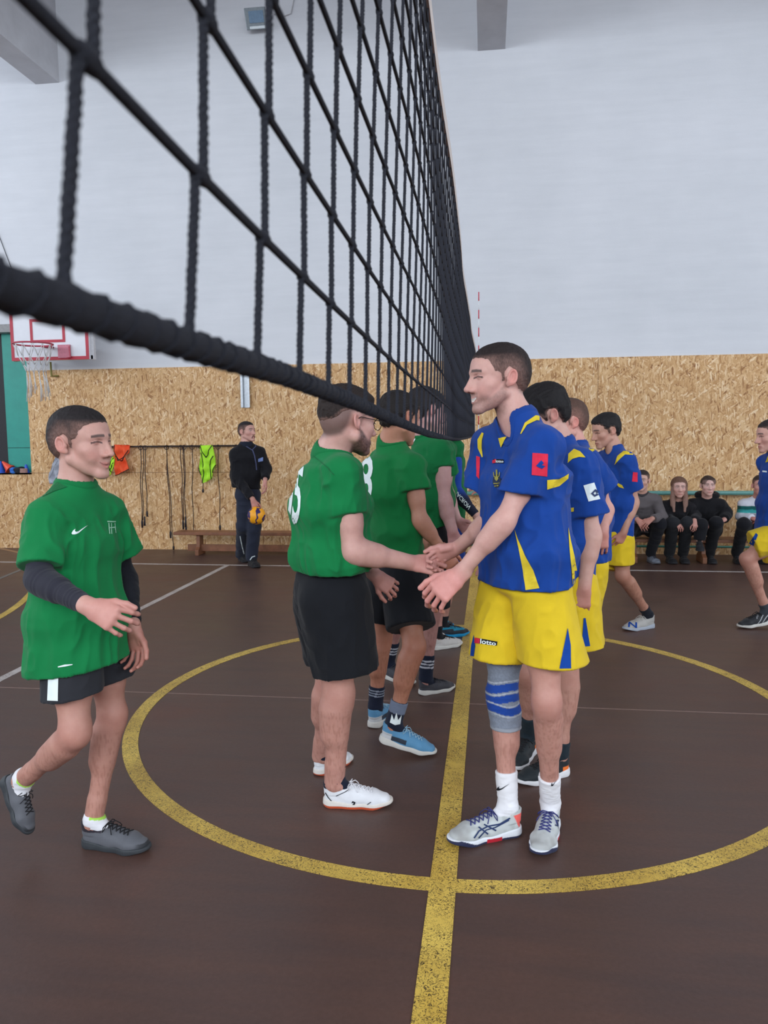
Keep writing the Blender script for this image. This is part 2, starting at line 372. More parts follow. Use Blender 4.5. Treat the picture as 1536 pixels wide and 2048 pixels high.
# the lashing wound round the bottom rope
hel = []
for i in range(int((2.2-T0)/0.0022)):
    t = T0+i*0.0022; a = t*2*math.pi/0.019
    hel.append((netx(t, bot(t))+0.0070*math.cos(a), t, bot(t)+0.0070*math.sin(a)))
mb.tube(hel, 0.0011, 5)
mb.build('bottom_rope', M_ROPE, nett, NO, smooth=True)
mb = MB(); k = -1
cols = []
while True:
    tk = 0.229+0.1035*k
    if tk > T1: break
    cols.append(tk); k += 1
zl = [CH+0.041]+ROWS+[TOP]
for tk in cols:
    near = tk < 1.6; rad = 0.0027
    for a in range(len(zl)-1):
        za, zb = zl[a], zl[a+1]
        ta = tk+0.27*(za-zl[0])+(0.006 if a else 0); tb = tk+0.27*(zb-zl[0])-0.004
        if ta > T1: break
        p = np.array((netx(ta, za), ta, netz(za, ta) if a else bot(ta))); q = np.array((netx(tb, zb), tb, netz(zb, tb)))
        w = 0.0009*math.sin(tk*31+a*7)
        mid = (p+q)/2+np.array((0, w*2, 0))
        if near:                      # two-strand twist that shows on the near ropes
            n_ = max(8, int(np.linalg.norm(q-p)/0.0017)); 
            for ph in (0, math.pi):
                pts = []
                for i in range(n_+1):
                    s = i/n_; c = p*(1-s)+q*s; an = ph+s*np.linalg.norm(q-p)/0.0085*2*math.pi
                    pts.append(c+0.0009*np.array((math.cos(an), math.sin(an), 0)))
                mb.tube(pts, 0.0019, 5)
        else: mb.tube([p, mid, q], rad, 5)
for i, z0 in enumerate(ROWS):
    tt = sorted(set([T0]+[tk+0.27*(z0-zl[0])+j for tk in cols for j in (-0.004, 0.006) if T0 < tk+0.27*(z0-zl[0])+j < T1]+[T1]))
    mb.tube([(netx(t, z0), t, netz(z0, t)) for t in tt], 0.0027, 6)
    for tk in cols:                 # knots
        t = tk+0.27*(z0-zl[0])+0.001
        if T0 < t < 2.2:
            c = (netx(t, z0), t, netz(z0, t))
            mb.tube([(c[0], c[1]-0.007, c[2]+0.001), (c[0], c[1]-0.003, c[2]), (c[0], c[1]+0.003, c[2]), (c[0], c[1]+0.008, c[2]-0.001)], [0.0028, 0.0044, 0.0044, 0.0028], 7)
mb.build('mesh', M_ROPE, nett, NO, smooth=True)
mb = MB(); rings = []
for t in np.arange(T0, T1+0.05, 0.1):
    x = netx(t, TOP); w = 0.004+0.001*math.sin(t*5)
    rings.append([(x-w, t, TOP-0.002), (x+w, t, TOP-0.002), (x+w, t, TOP+0.05), (x-w, t, TOP+0.05)])
mb.loft(rings); mb.build('top_tape', mat_plain('white_tape', srgb(206, 196, 190), 0.8, nscale=20), nett, NO)
MB().tube([(netx(t, TOP)-0.006, t, TOP-0.006) for t in np.arange(T0, T1, 0.1)], 0.003, 6).build('top_cord', M_ROPE, nett, NO, smooth=True)
mb = MB().box((netx(T1, 2), T1+0.01, (TOP+bot(T1))/2), (0.012, 0.05, TOP-bot(T1)))
mb.build('side_band', mat_plain('white_tape', (1, 1, 1)), nett, NO)
# antenna: red and white rod standing up from the side band
ax, ay = float(P(957.5, 600, 8.97)[0]), 8.97
za, zb = float(P(957, 584, ay)[2]), float(P(957, 884, ay)[2])
an = empty('antenna', (ax, ay, zb), 'thin red and white striped antenna rod at the far end of the net', 'net antenna')
M_ARED = mat_plain('antenna_red', srgb(196, 40, 62), 0.4); M_AWH = mat_plain('antenna_white', srgb(225, 228, 232), 0.4)
seg = (za-zb)/17
for i in range(17):
    MB().tube([(ax, ay, zb+seg*i), (ax, ay, zb+seg*(i+1))], 0.006, 8).build('red_band' if i % 2 == 0 else 'white_band', M_ARED if i % 2 == 0 else M_AWH, an, (ax, ay, zb), smooth=True)

# ================================================================== BASKETBALL BACKBOARD, HOOP AND NET
BY = WY-0.62
bl, br, tl = P(25, 722, BY), P(177, 720, BY), P(11, 606, BY)
bw = float(br[0]-bl[0])+0.02; bh = float(tl[2]-bl[2]); bc = np.array([(bl[0]+br[0])/2, BY, (bl[2]+tl[2])/2])
bb = empty('basketball_backboard', tuple(bc), 'white basketball backboard with red border and small red target square on the far wall', 'backboard')
M_BWH = mat_plain('board_white', srgb(222, 224, 230), 0.5, nscale=6, namp=0.03); M_RED = mat_plain('board_red', srgb(178, 52, 68), 0.5, nscale=8, namp=0.08)
MB().box(bc+np.array((0, 0.03, 0)), (bw, 0.05, bh)).build('board', M_BWH, bb, bc, bevel=0.004)
mb = MB(); w = 0.042; yy = BY+0.003
mb.box((bc[0], yy, bc[2]+bh/2-w/2), (bw, 0.006, w)).box((bc[0], yy, bc[2]-bh/2+w/2), (bw, 0.006, w))
mb.box((bc[0]-bw/2+w/2, yy, bc[2]), (w, 0.006, bh-2*w)).box((bc[0]+bw/2-w/2, yy, bc[2]), (w, 0.006, bh-2*w))
mb.build('border', M_RED, bb, bc)
q0, q1 = P(61, 686, BY), P(128, 636, BY); mb = MB(); w = 0.036; qc = (q0+q1)/2; qw, qh = q1[0]-q0[0], q1[2]-q0[2]
for dx_, dz_, sx_, sz_ in ((0, qh/2-w/2, qw, w), (0, -qh/2+w/2, qw, w), (-qw/2+w/2, 0, w, qh-2*w), (qw/2-w/2, 0, w, qh-2*w)):
    mb.box((qc[0]+dx_, yy, qc[2]+dz_), (sx_, 0.006, sz_))
mb.build('target_square', M_RED, bb, bc)
mb = MB(); M_STEEL = mat_plain('grey_steel', srgb(150, 152, 156), 0.4, 0.6)
for sx in (-0.3, 0.3):
    for sz in (-0.2, 0.25): mb.box((bc[0]+sx, (BY+0.055+WY)/2, bc[2]+sz), (0.05, WY-BY-0.055, 0.05))
mb.box((bc[0], BY+0.08, bc[2]-bh/2+0.03), (bw+0.05, 0.05, 0.05)).box((bc[0], BY+0.08, bc[2]+bh/2-0.03), (bw+0.05, 0.05, 0.05))
mb.box((bc[0]+bw/2+0.02, BY+0.08, bc[2]), (0.045, 0.05, bh)).box((bc[0]-bw/2+0.0, BY+0.08, bc[2]), (0.045, 0.05, bh))
mb.build('wall_frame', mat_plain('pale_frame', srgb(196, 196, 200), 0.5), bb, bc)
rc = P(66, 688, BY-0.36); rr = 0.235
mb = MB().tube([rc+np.array((rr*math.cos(a), rr*math.sin(a), 0)) for a in np.linspace(0, 2*math.pi, 40, endpoint=False)], 0.011, 8, closed=True)
mb.box((rc[0]+0.02, (BY+rc[1]+rr)/2, rc[2]-0.005), (0.10, BY-rc[1]-rr+0.02, 0.02))
M_RIM = mat_plain('rim_red', srgb(176, 66, 84), 0.45)
mb.build('rim', M_RIM, bb, bc, smooth=True)
MB().box((rc[0]+0.22, BY-0.012, rc[2]-0.06), (0.17, 0.02, 0.17)).build('rim_plate', mat_plain('rim_pink', srgb(196, 120, 136), 0.5), bb, bc)
MB().tube([(rc[0]+0.30, BY-0.03, rc[2]), (rc[0]+0.31, BY-0.03, rc[2]-0.14), (rc[0]+0.26, BY-0.03, rc[2]-0.15)], 0.01, 6).build('bracket_rod', M_RIM, bb, bc)
mb = MB(); nn = 12
lv = [(0, 0.235), (-0.16, 0.19), (-0.27, 0.14), (-0.36, 0.115), (-0.62, 0.13)]
def np_(lev, j, off):
    a = 2*math.pi*(j+off)/nn; z_, r_ = lv[lev]; return rc+np.array((r_*math.cos(a)+0.02*lev*0.4, r_*math.sin(a), z_))
for j in range(nn):
    for lev in range(3):
        o = 0.5*(lev % 2); mb.tube([np_(lev, j, o), np_(lev+1, j, o+0.5)], 0.0045, 5); mb.tube([np_(lev, j, o), np_(lev+1, j, o-0.5)], 0.0045, 5)
    e = np_(4, j, 0.5); e[2] += random.uniform(-0.12, 0.12); e[:2] += np.random.uniform(-0.02, 0.02, 2)
    mb.tube([np_(3, j, 0.5), (np_(3, j, 0.5)+e)/2+np.array((0.01, 0, 0)), e], 0.005, 5)
    mb.tube([np_(3, j, 0.5), e+np.array((0.02, 0.01, 0.05))], 0.004, 5)
mb.build('hoop_net', mat_plain('net_cord_white', srgb(205, 205, 205), 0.8), bb, bc, smooth=True)
h0, h1 = P(101, 724, WY-0.05), P(103, 752, WY-0.05)
mb = MB().tube([h0+np.array((0, 0, 0.0)), h1, h1+np.array((0.1, 0, 0.0))], 0.014, 8)
tag(mb.build('wall_hook', mat_plain('olive_metal', srgb(122, 116, 58), 0.4, 0.3), origin=h1), 'small olive green metal bracket under the backboard', 'bracket')

# floodlight high on the wall, with its cable
fl = P(512, 37, WY-0.16); Rm = np.array(Matrix.Rotation(0.5, 3, 'X'))
ft = empty('floodlight', tuple(fl), 'grey square floodlight mounted high on the white wall', 'floodlight')
M_FG = mat_plain('floodlight_grey', srgb(140, 150, 156), 0.4, 0.3)
MB().box(fl, (0.27, 0.07, 0.24), Rm).build('housing', M_FG, ft, fl, bevel=0.01)
MB().box(fl+Rm@np.array((0.015, -0.038, 0.02)), (0.19, 0.008, 0.13), Rm).build('glass', mat_plain('floodlight_glass', srgb(120, 146, 170), 0.1), ft, fl)
MB().box(fl+Rm@np.array((0.015, -0.04, -0.095)), (0.2, 0.008, 0.03), Rm).build('lamp_strip', mat_plain('floodlight_strip', srgb(226, 236, 240), 0.3), ft, fl)
MB().box(fl+np.array((0, 0.1, 0.0)), (0.05, 0.12, 0.05)).build('bracket', M_FG, ft, fl)
MB().tube([fl+np.array((0.13, 0.02, 0.05)), fl+np.array((0.2, 0.12, 0.11)), fl+np.array((0.3, 0.14, 0.07)), fl+np.array((0.42, 0.14, 0.1)), fl+np.array((0.5, 0.145, 0.4)), fl+np.array((0.52, 0.145, 0.9))], 0.007, 6).build('cable', mat_plain('white_cable', srgb(205, 205, 208)), ft, fl, smooth=True)

# metal channel on the wall
s0, s1 = P(482, 752, WY-0.05), P(500, 815, WY-0.05); cx_ = (s0[0]+s1[0])/2; w_ = 0.125
mb = MB(); z0_, z1_ = s1[2], s0[2]+0.02; y_ = WY-0.022
mb.box((cx_, y_-0.004, (z0_+z1_)/2), (w_*0.5, 0.006, z1_-z0_)).box((cx_-w_*0.28, y_-0.028, (z0_+z1_)/2), (0.006, 0.052, z1_-z0_)).box((cx_+w_*0.28, y_-0.028, (z0_+z1_)/2), (0.006, 0.052, z1_-z0_))
mb.box((cx_-w_*0.38, y_-0.05, (z0_+z1_)/2), (0.03, 0.006, z1_-z0_)).box((cx_+w_*0.38, y_-0.05, (z0_+z1_)/2), (0.03, 0.006, z1_-z0_))
tag(mb.build('metal_channel', mat_plain('galvanised', srgb(176, 182, 188), 0.35, 0.5), origin=(cx_, y_, z0_)), 'short vertical galvanised metal channel on the board wall', 'metal channel')

# black rail with skipping ropes and bibs
RY = WY-0.10; r0, r1 = P(222, 893, RY), P(486, 892, RY)
rt = empty('hanging_rail', tuple(r0), 'long black metal rail on the board wall carrying ropes and bibs', 'rail')
M_BLK = mat_plain('black_metal', srgb(44, 34, 34), 0.5, 0.2)
zr = float((r0[2]+r1[2])/2); x0_, x1_ = float(P(119, 893, RY)[0]), float(r1[0])+0.02
MB().tube([(x0_, RY, zr), (x1_, RY, zr)], 0.012, 8).build('bar', M_BLK, rt, r0, smooth=True)
for x in np.linspace(x0_+0.1, x1_-0.1, 5): MB().box((x, (RY+WY-0.02)/2, zr), (0.025, WY-0.02-RY, 0.02)).build('bracket', M_BLK, rt, r0)
M_CORD = mat_plain('black_cord', srgb(52, 36, 34), 0.7); M_GRIP = mat_plain('rope_grip', srgb(40, 36, 42), 0.6)
for i, (xa, xb, ya, yb, yh) in enumerate([(281, 284, 895, 1040, 22), (290, 294, 895, 1022, 16), (333, 341, 895, 1062, 20), (333, 347, 895, 1092, 12), (361, 366, 895, 1040, 26), (368, 372, 895, 1052, 14), (384, 387, 895, 1062, 5), (404, 406, 950, 978, 10), (436, 440, 895, 1050, 14), (472, 474, 895, 1040, 5)]):
    a = P(xa, ya, RY-0.015); bpt = P(xb, yb, RY-0.02); a[2] = zr+0.014
    t = empty('jump_rope', tuple(a), ['pair of black rope ends with grips, leftmost skipping rope on the rail', 'black skipping rope end second from the left on the rail', 'long straight skipping rope third on the rail with a low grip', 'skipping rope whose end just reaches the floor', 'skipping rope with bunched grips mid rail', 'thin skipping rope right of the bunched grips', 'plain thin skipping rope left of the yellow bib', 'short skipping rope grip below the yellow bib', 'skipping rope right of the yellow bib', 'skipping rope just left of the man holding the ball'][i], 'skipping rope', 'skipping ropes on the rail')
    pts = [a+(bpt-a)*s+np.array((0.012*math.sin(s*9+i), 0, 0))*(1-s)*s*4 for s in np.linspace(0, 1, 9)]
    mb = MB().tube(pts, 0.0055, 6)
    if i in (0, 4): mb.tube([p+np.array((0.03*(1-s_)+0.012, 0, 0)) for p, s_ in zip(pts, np.linspace(0, 1, 9))], 0.0055, 6)
    lp = [a+np.array((0.03*math.cos(q), 0, -0.03+0.03*math.sin(q))) for q in np.linspace(0, 2*math.pi, 12)]
    mb.tube(lp, 0.005, 5); mb.build('cord', M_CORD, t, a, smooth=True)
    if yh > 6:
        g = bpt+np.array((0, 0, -yh*WY/1538*0.75)); g[2] = max(g[2], 0.01)
        MB().tube([bpt, bpt*0.7+g*0.3, g], [0.009, 0.016, 0.012], 8).build('grip', M_GRIP, t, a, smooth=True)
        if i in (0, 4): MB().tube([bpt+np.array((0.04, 0, 0.05)), g+np.array((0.035, 0, 0.03))], [0.01, 0.016], 8).build('grip', M_GRIP, t, a, smooth=True)

# ---- bibs: folded cloth with thickness
def bib(name, label, outline, Y, mat, trim, seams, folds=5, seed=0):
    pts = [P(x, y, Y) for x, y in outline]; c = sum(pts)/len(pts)
    poly = [(p[0], p[2]) for p in pts]
    xs_ = [p[0] for p in poly]; zs_ = [p[1] for p in poly]
    vin = [Vector(p) for p in poly]
    for x in np.arange(min(xs_), max(xs_), 0.02):
        for z in np.arange(min(zs_), max(zs_), 0.02): vin.append(Vector((x+random.uniform(-.004, .004), z)))
    r = delaunay_2d_cdt(vin, [], [list(range(len(poly)))], 1, 1e-5)
    rs = random.Random(seed); ph = [rs.uniform(0, 6) for _ in range(4)]
    def dep(x, z): u = (x-c[0]); w = (z-c[2]); return 0.018*math.sin(u*60+w*12+ph[0])+0.012*math.sin(u*34-w*30+ph[1])+0.008*math.sin(w*50+ph[2])
    V0 = [(v_.x, Y-0.03+dep(v_.x, v_.y), v_.y) for v_ in r[0]]; n = len(V0)
    V = V0+[(a, b_+0.012, c_) for a, b_, c_ in V0]; Fc = [list(f)[::-1] for f in r[2]]+[[i+n for i in f] for f in r[2]]
    cnt = {}
    for f in r[2]:
        for i in range(len(f)):
            e = (f[i], f[(i+1) % len(f)]); cnt[tuple(sorted(e))] = cnt.get(tuple(sorted(e)), []) + [e]
    for k_, e_ in cnt.items():
        if len(e_) == 1: a, b_ = e_[0]; Fc.append([a, b_, b_+n, a+n])
    t = mesh_np(name, V, Fc, mat, origin=c, smooth=True); tag(t, label, 'sports bib')
    mb = MB()
    for sm in seams:
        q = [P(x, y, Y) for x, y in sm]; dense = []
        for i in range(len(q)-1):
            for s in np.linspace(0, 1, 6): dense.append(q[i]*(1-s)+q[i+1]*s)
        mb.tube([(p[0], Y-0.034+dep(p[0], p[2]), p[2]) for p in dense], 0.006, 5)
    mb.build('trim_tape', trim, t, c, smooth=True)
M_BLKT = mat_plain('bib_tape', srgb(30, 30, 28), 0.8)
M_ORB = mat_plain('orange_bib', srgb(232, 84, 40), 0.7, nscale=12); M_YLB = mat_plain('lime_bib', srgb(176, 236, 52), 0.7, nscale=12)
M_GRB = mat_plain('grey_bib', srgb(168, 172, 184), 0.8)
bib('bib', 'orange mesh bib hanging over the black rail', [(228, 889), (262, 890), (260, 905), (252, 912), (256, 925), (261, 938), (248, 944), (233, 951), (231, 930), (229, 915)], RY-0.02, M_ORB, M_BLKT, [[(229, 890), (232, 912), (246, 922), (259, 900)], [(232, 912), (240, 921), (252, 912)], [(233, 951), (261, 938)]], seed=1)
bib('bib', 'lime yellow bib with black trim hanging mid rail left of the ball holder', [(401, 891), (425, 890), (431, 915), (432, 930), (427, 945), (425, 957), (415, 963), (407, 966), (404, 950), (400, 935), (402, 912)], RY-0.02, M_YLB, M_BLKT, [[(401, 891), (413, 915), (425, 890)], [(405, 905), (408, 940), (407, 966)], [(428, 912), (420, 930), (424, 958)], [(432, 930), (427, 945)], [(400, 935), (404, 950)]], seed=2)
bib('bib', 'lime yellow bib left of the orange bib, behind the laughing player', [(208, 940), (224, 912), (232, 905), (231, 930), (222, 950), (212, 955)], RY-0.02, M_YLB, M_BLKT, [[(210, 948), (228, 916)], [(214, 953), (230, 925)], [(216, 928), (224, 944)]], seed=3)
bib('bib', 'grey cloth bib at the left end of the rail', [(98, 958), (106, 930), (118, 905), (124, 900), (140, 920), (142, 968), (100, 968)], RY-0.02, M_GRB, M_GRB, [[(102, 955), (122, 910)], [(112, 962), (124, 925)]], seed=4)
bib('bib', 'lime edge of a bib tucked on the grey bib', [(120, 915), (128, 900), (136, 905), (133, 935), (124, 937)], RY-0.06, M_YLB, M_BLKT, [[(124, 937), (133, 930)]], seed=5)

# ---- cones and balls on the sill of the recess
def cone(px, py, mat, label, tip=0, h=0.16, r=0.075, lean=(0, 0)):
    c = P(px, py, WY+0.02); c[2] = nz0+0.001
    mb = MB(); n = 20
    R_ = Matrix.Rotation(tip, 3, 'Y'); cc = np.array((0, 0, 0.05 if tip else 0))
    rings = [[c+cc+np.array(R_@Vector((rr_*math.cos(a), rr_*math.sin(a), z_))) for a in np.linspace(0, 2*math.pi, n, endpoint=False)] for z_, rr_ in ((0, r), (0.012, r), (0.015, r*0.8), (h*0.9, 0.018), (h, 0.014))]
    mb.loft(rings); tag(mb.build('marker_cone', mat, origin=c, smooth=False), label, 'cone')
M_CB = mat_plain('cone_blue', srgb(36, 88, 196), 0.4); M_CR = mat_plain('cone_red', srgb(236, 84, 60), 0.4)
cone(2, 944, M_CB, 'blue plastic marker cone at the far left of the sill', h=0.17)
cone(21, 944, M_CR, 'tipped over orange red marker cone on the sill', tip=-0.8, h=0.16)
cone(53, 944, M_CB, 'blue marker cone by the right end of the sill', h=0.12, r=0.05)
def lump(name, px, py, sx, sz, mat, label, cat, Y=WY-0.02, seed=0):
    c = P(px, py, Y); bm = bmesh.new(); bmesh.ops.create_icosphere(bm, subdivisions=3, radius=1)
    rs = random.Random(seed); a = [rs.uniform(0, 6) for _ in range(3)]
    for v_ in bm.verts:
        k_ = 1+0.16*math.sin(v_.co.x*4+a[0])+0.12*math.sin(v_.co.z*5+a[1])+0.1*math.sin(v_.co.y*6+a[2])
        v_.co = Vector((v_.co.x*sx*k_, v_.co.y*0.07*k_, max(-0.75, v_.co.z)*sz*k_))
    me = bpy.data.meshes.new(name); bm.to_mesh(me); bm.free(); me.polygons.foreach_set('use_smooth', [True]*len(me.polygons)); me.materials.append(mat)
    o = bpy.data.objects.new(name, me); COL.objects.link(o); o.location = c; o.location.z = nz0+0.75*sz*1.15
    tag(o, label, cat)
lump('deflated_ball', 28, 938, 0.06, 0.045, mat_plain('ball_blue', srgb(44, 110, 200), 0.5), 'blue soft ball lying between the cones on the sill', 'ball', seed=1)
lump('black_bag', 37, 937, 0.085, 0.05, mat_plain('black_fabric', srgb(34, 36, 44), 0.8), 'small crumpled black bag on the sill of the recess', 'bag', seed=2)
c = P(53, 940, WY+0.02)
mb = MB()
for k_ in range(4): mb.tube([(c[0]+0.05*math.cos(a), c[1]-0.07+0.04*math.sin(a), nz0+0.012+k_*0.016) for a in np.linspace(0, 2*math.pi, 18, endpoint=False)], 0.007, 6, closed=True)
tag(mb.build('ring_stack', mat_plain('ring_pale', srgb(190, 150, 140), 0.5), origin=(c[0], c[1]-0.07, nz0), smooth=True), 'small stack of pale rings on the sill', 'rings')

# ---- benches
M_BENCH = mat_plain('bench_wood', srgb(128, 84, 60), 0.45, nscale=9, namp=0.25)
def bench(x0, x1, y, w, h, label, legs, st=True):
    t = empty('bench', ((x0+x1)/2, y, 0), label, 'bench'); O = ((x0+x1)/2, y, 0)
    MB().box(((x0+x1)/2, y, h-0.02), (x1-x0, w, 0.04)).build('seat_board', M_BENCH, t, O, bevel=0.006)
    for x in legs:
        mb = MB()
        prof = [(-w*0.5, 0), (w*0.5, 0), (w*0.5, 0.07), (w*0.28, 0.11), (w*0.24, h-0.04), (-w*0.24, h-0.04), (-w*0.28, 0.11), (-w*0.5, 0.07)]
        mb.loft([[(x-0.025, y+a, z) for a, z in prof], [(x+0.025, y+a, z) for a, z in prof]])
        mb.build('leg', M_BENCH, t, O, bevel=0.004)
    if st: MB().box(((x0+x1)/2, y, 0.09), (x1-x0-0.3, 0.04, 0.09)).build('stretcher', M_BENCH, t, O, bevel=0.004)
b0 = P(352, 1064, WY-0.45); zb_ = float(b0[2])+0.01
bench(float(b0[0]), float(b0[0])+3.9, WY-0.42, 0.26, zb_, 'low dark wooden gym bench along the left of the far wall', [float(P(398, 1080, WY-0.45)[0]), float(b0[0])+3.6])
SBY = WY-0.62
bx0, bx1 = float(P(1225, 1075, SBY)[0]), float(P(1600, 1075, SBY)[0])
SEATZ = float(P(1380, 1078, SBY-0.1)[2])
bench(bx0, bx1, SBY, 0.30, SEATZ, 'long brown wooden bench under the seated spectators', [bx0+0.25, (bx0+bx1)/2-0.03, bx1-0.3], st=False)

# ---- teal barre: upper rail, posts, lower rail
M_TR = mat_plain('teal_rail', srgb(96, 150, 144), 0.4)
RY2 = WY-0.16
tx0, tx1 = float(P(925, 985, RY2)[0]), float(P(1640, 985, RY2)[0]); zt = float(P(1400, 986, RY2)[2])
tt_ = empty('wall_barre', ((tx0+tx1)/2, RY2, 0), 'teal metal barre rail running along the wall behind the spectators', 'rail'); O = ((tx0+tx1)/2, RY2, 0)
MB().tube([(tx0, RY2, zt), (tx1, RY2, zt)], 0.028, 12).build('rail', M_TR, tt_, O, smooth=True)
for x in (tx0, (tx0+tx1)/2, tx1): MB().tube([(x, RY2, 0), (x, RY2, zt)], 0.016, 8).build('post', M_TR, tt_, O, smooth=True)
MB().tube([(tx0, RY2, 0.12), (tx1, RY2, 0.12)], 0.014, 8).build('lower_rail', mat_plain('teal_low', srgb(58, 128, 112), 0.5), tt_, O, smooth=True)
# loose wire down the wall at the far left
w0_, w1_ = P(-4, 466, WY-0.01), P(22, 535, WY-0.01)
tag(MB().tube([w0_+np.array((-0.5, 0, 1.2)), w0_, w1_, w1_+np.array((0.15, 0, -0.6))], 0.005, 5).build('wall_wire', mat_plain('wire_black', srgb(70, 70, 74)), origin=w1_), 'thin dark wire slanting down the white wall at far left', 'wire')
# ================================================================== SCULPTING: distance fields turned into smooth meshes
f32 = np.float32
def A3(v): return np.asarray(v, float)
def unit(v): v = A3(v); return v/(np.linalg.norm(v)+1e-12)
def seg(A, B, ra, rb=None, side=None, c=None, flat=False):
    """tapered limb with elliptic section: half-widths ra=(a,b) at A, rb at B, a measured along 'side'"""
    A, B = A3(A), A3(B); ra = (ra, ra) if np.isscalar(ra) else ra; rb = ra if rb is None else ((rb, rb) if np.isscalar(rb) else rb)
    L = np.linalg.norm(B-A); w = (B-A)/L if L > 1e-6 else np.array((0, 0, 1.))
    s = A3(side) if side is not None else (np.array((1., 0, 0)) if abs(w[0]) < 0.8 else np.array((0, 1., 0)))
    u = unit(s-w*(s@w)); v = np.cross(w, u); L = max(L, 1e-6)
    def fn(X, Y, Z):
        x, y, z = X-f32(A[0]), Y-f32(A[1]), Z-f32(A[2])
        t = x*f32(w[0])+y*f32(w[1])+z*f32(w[2]); tc = np.clip(t, 0, L); qw = t-tc; tc = tc/f32(L)
        qu = x*f32(u[0])+y*f32(u[1])+z*f32(u[2]); qv = x*f32(v[0])+y*f32(v[1])+z*f32(v[2])
        a = ra[0]+(rb[0]-ra[0])*tc; b = ra[1]+(rb[1]-ra[1])*tc
        if flat:
            e = np.sqrt((qu/a)**2+(qv/b)**2); k1 = np.sqrt((qu/a**2)**2+(qv/b**2)**2)+1e-6
            return np.maximum(e*(e-1)/k1, np.abs(qw)-0.0005)
        cc = c if c is not None else np.minimum(a, b)
        k0 = np.sqrt((qu/a)**2+(qv/b)**2+(qw/cc)**2); k1 = np.sqrt((qu/a**2)**2+(qv/b**2)**2+(qw/cc**2)**2)+1e-6
        return k0*(k0-1)/k1
    m = max(*ra, *rb)
    return (fn, np.minimum(A, B)-m, np.maximum(A, B)+m)
def smin(a, b, k):
    if k <= 0: return np.minimum(a, b)
    h = np.clip(0.5+0.5*(b-a)/k, 0, 1); return b+(a-b)*h-k*h*(1-h)
def bounds(ops):
    lo = np.full(3, 1e9); hi = -lo
    for o in ops:
        if o[0] == 'u': lo = np.minimum(lo, o[1][1]); hi = np.maximum(hi, o[1][2])
        elif o[0] == 'g': l, h = bounds(o[1]); lo = np.minimum(lo, l); hi = np.maximum(hi, h)
    return lo, hi
def axes_for(lo, hi, h, fine=()):
    out = []
    for i in range(3):
        x = lo[i]-0.02; a = [x]
        while x < hi[i]+0.02:
            st = h
            for fl, fh, fs in fine:
                if fl[i]-h < x < fh[i]: st = min(st, fs)
            x += st; a.append(x)
        out.append(np.array(a, f32))
    return out
def ev(ops, ax, D=None):
    X, Y, Z = ax
    if D is None: D = np.full((len(X), len(Y), len(Z)), 0.3, f32)
    for o in ops:
        if o[0] == 'g':
            D2 = ev(o[1], ax); D[...] = smin(D, D2, o[2]); continue
        if o[0] == 'c':
            p, n = A3(o[1]), unit(o[2])
            d = (X-p[0])[:, None, None]*f32(n[0])+(Y-p[1])[None, :, None]*f32(n[1])+(Z-p[2])[None, None, :]*f32(n[2])
            np.maximum(D, d.astype(f32), out=D); continue
        fn, lo, hi = o[1]; k = o[2]; mg = 0.03+k
        sl = tuple(slice(max(0, int(np.searchsorted(a, lo[i]-mg))-1), int(np.searchsorted(a, hi[i]+mg))+1) for i, a in enumerate(ax))
        if any(s.stop <= s.start for s in sl): continue
        d = fn(X[sl[0]][:, None, None], Y[sl[1]][None, :, None], Z[sl[2]][None, None, :])
        if o[0] == 'u': D[sl] = smin(D[sl], d, k)
        else: D[sl] = -smin(-D[sl], d, k)
    return D
def nets(D, ax):
    S = D < 0; s8 = np.zeros(tuple(n-1 for n in D.shape), np.uint8)
    cs = [(i, j, k) for i in (0, 1) for j in (0, 1) for k in (0, 1)]
    n0, n1, n2 = s8.shape
    for i, j, k in cs: s8 += S[i:i+n0, j:j+n1, k:k+n2]
    act = (s8 > 0) & (s8 < 8); ci = np.argwhere(act); m = len(ci)
    idx = np.full(s8.shape, -1, np.int32); idx[act] = np.arange(m)
    v = {c: D[ci[:, 0]+c[0], ci[:, 1]+c[1], ci[:, 2]+c[2]] for c in cs}
    acc = np.zeros((m, 3)); cnt = np.zeros(m)
    for a in range(3):
        for c in cs:
            if c[a]: continue
            c2 = list(c); c2[a] = 1; c2 = tuple(c2); da, db = v[c], v[c2]; cr = (da < 0) != (db < 0)
            t = np.where(cr, da/np.where(da == db, 1, da-db), 0); p = np.zeros((m, 3)); p[:] = c; p[:, a] = t
            acc += p*cr[:, None]; cnt += cr
    fr = acc/cnt[:, None]; V = np.empty((m, 3))
    for a in range(3): x = ax[a]; i = ci[:, a]; V[:, a] = x[i]+(x[i+1]-x[i])*fr[:, a]
    Q = []
    for a in range(3):
        b, c = (a+1) % 3, (a+2) % 3
        sA = [slice(None)]*3; sB = [slice(None)]*3; sA[a] = slice(0, -1); sB[a] = slice(1, None)
        cr = S[tuple(sA)] != S[tuple(sB)]; e = np.argwhere(cr)
        e = e[(e[:, b] > 0) & (e[:, c] > 0) & (e[:, b] < s8.shape[b]) & (e[:, c] < s8.shape[c])]
        if not len(e): continue
        def at_(db, dc): q = e.copy(); q[:, b] -= db; q[:, c] -= dc; return idx[q[:, 0], q[:, 1], q[:, 2]]
        q = np.stack([at_(1, 1), at_(0, 1), at_(0, 0), at_(1, 0)], 1); ins = S[e[:, 0], e[:, 1], e[:, 2]]
        q[~ins] = q[~ins][:, ::-1]; Q.append(q)
    Q = np.concatenate(Q); return V, Q[(Q >= 0).all(1)]
def normals(V, Q):
    n = np.cross(V[Q[:, 2]]-V[Q[:, 0]], V[Q[:, 3]]-V[Q[:, 1]]); N = np.zeros_like(V)
    for j in range(4):
        for a in range(3): N[:, a] += np.bincount(Q[:, j], n[:, a], len(V))
    return N/(np.linalg.norm(N, axis=1)[:, None]+1e-12)
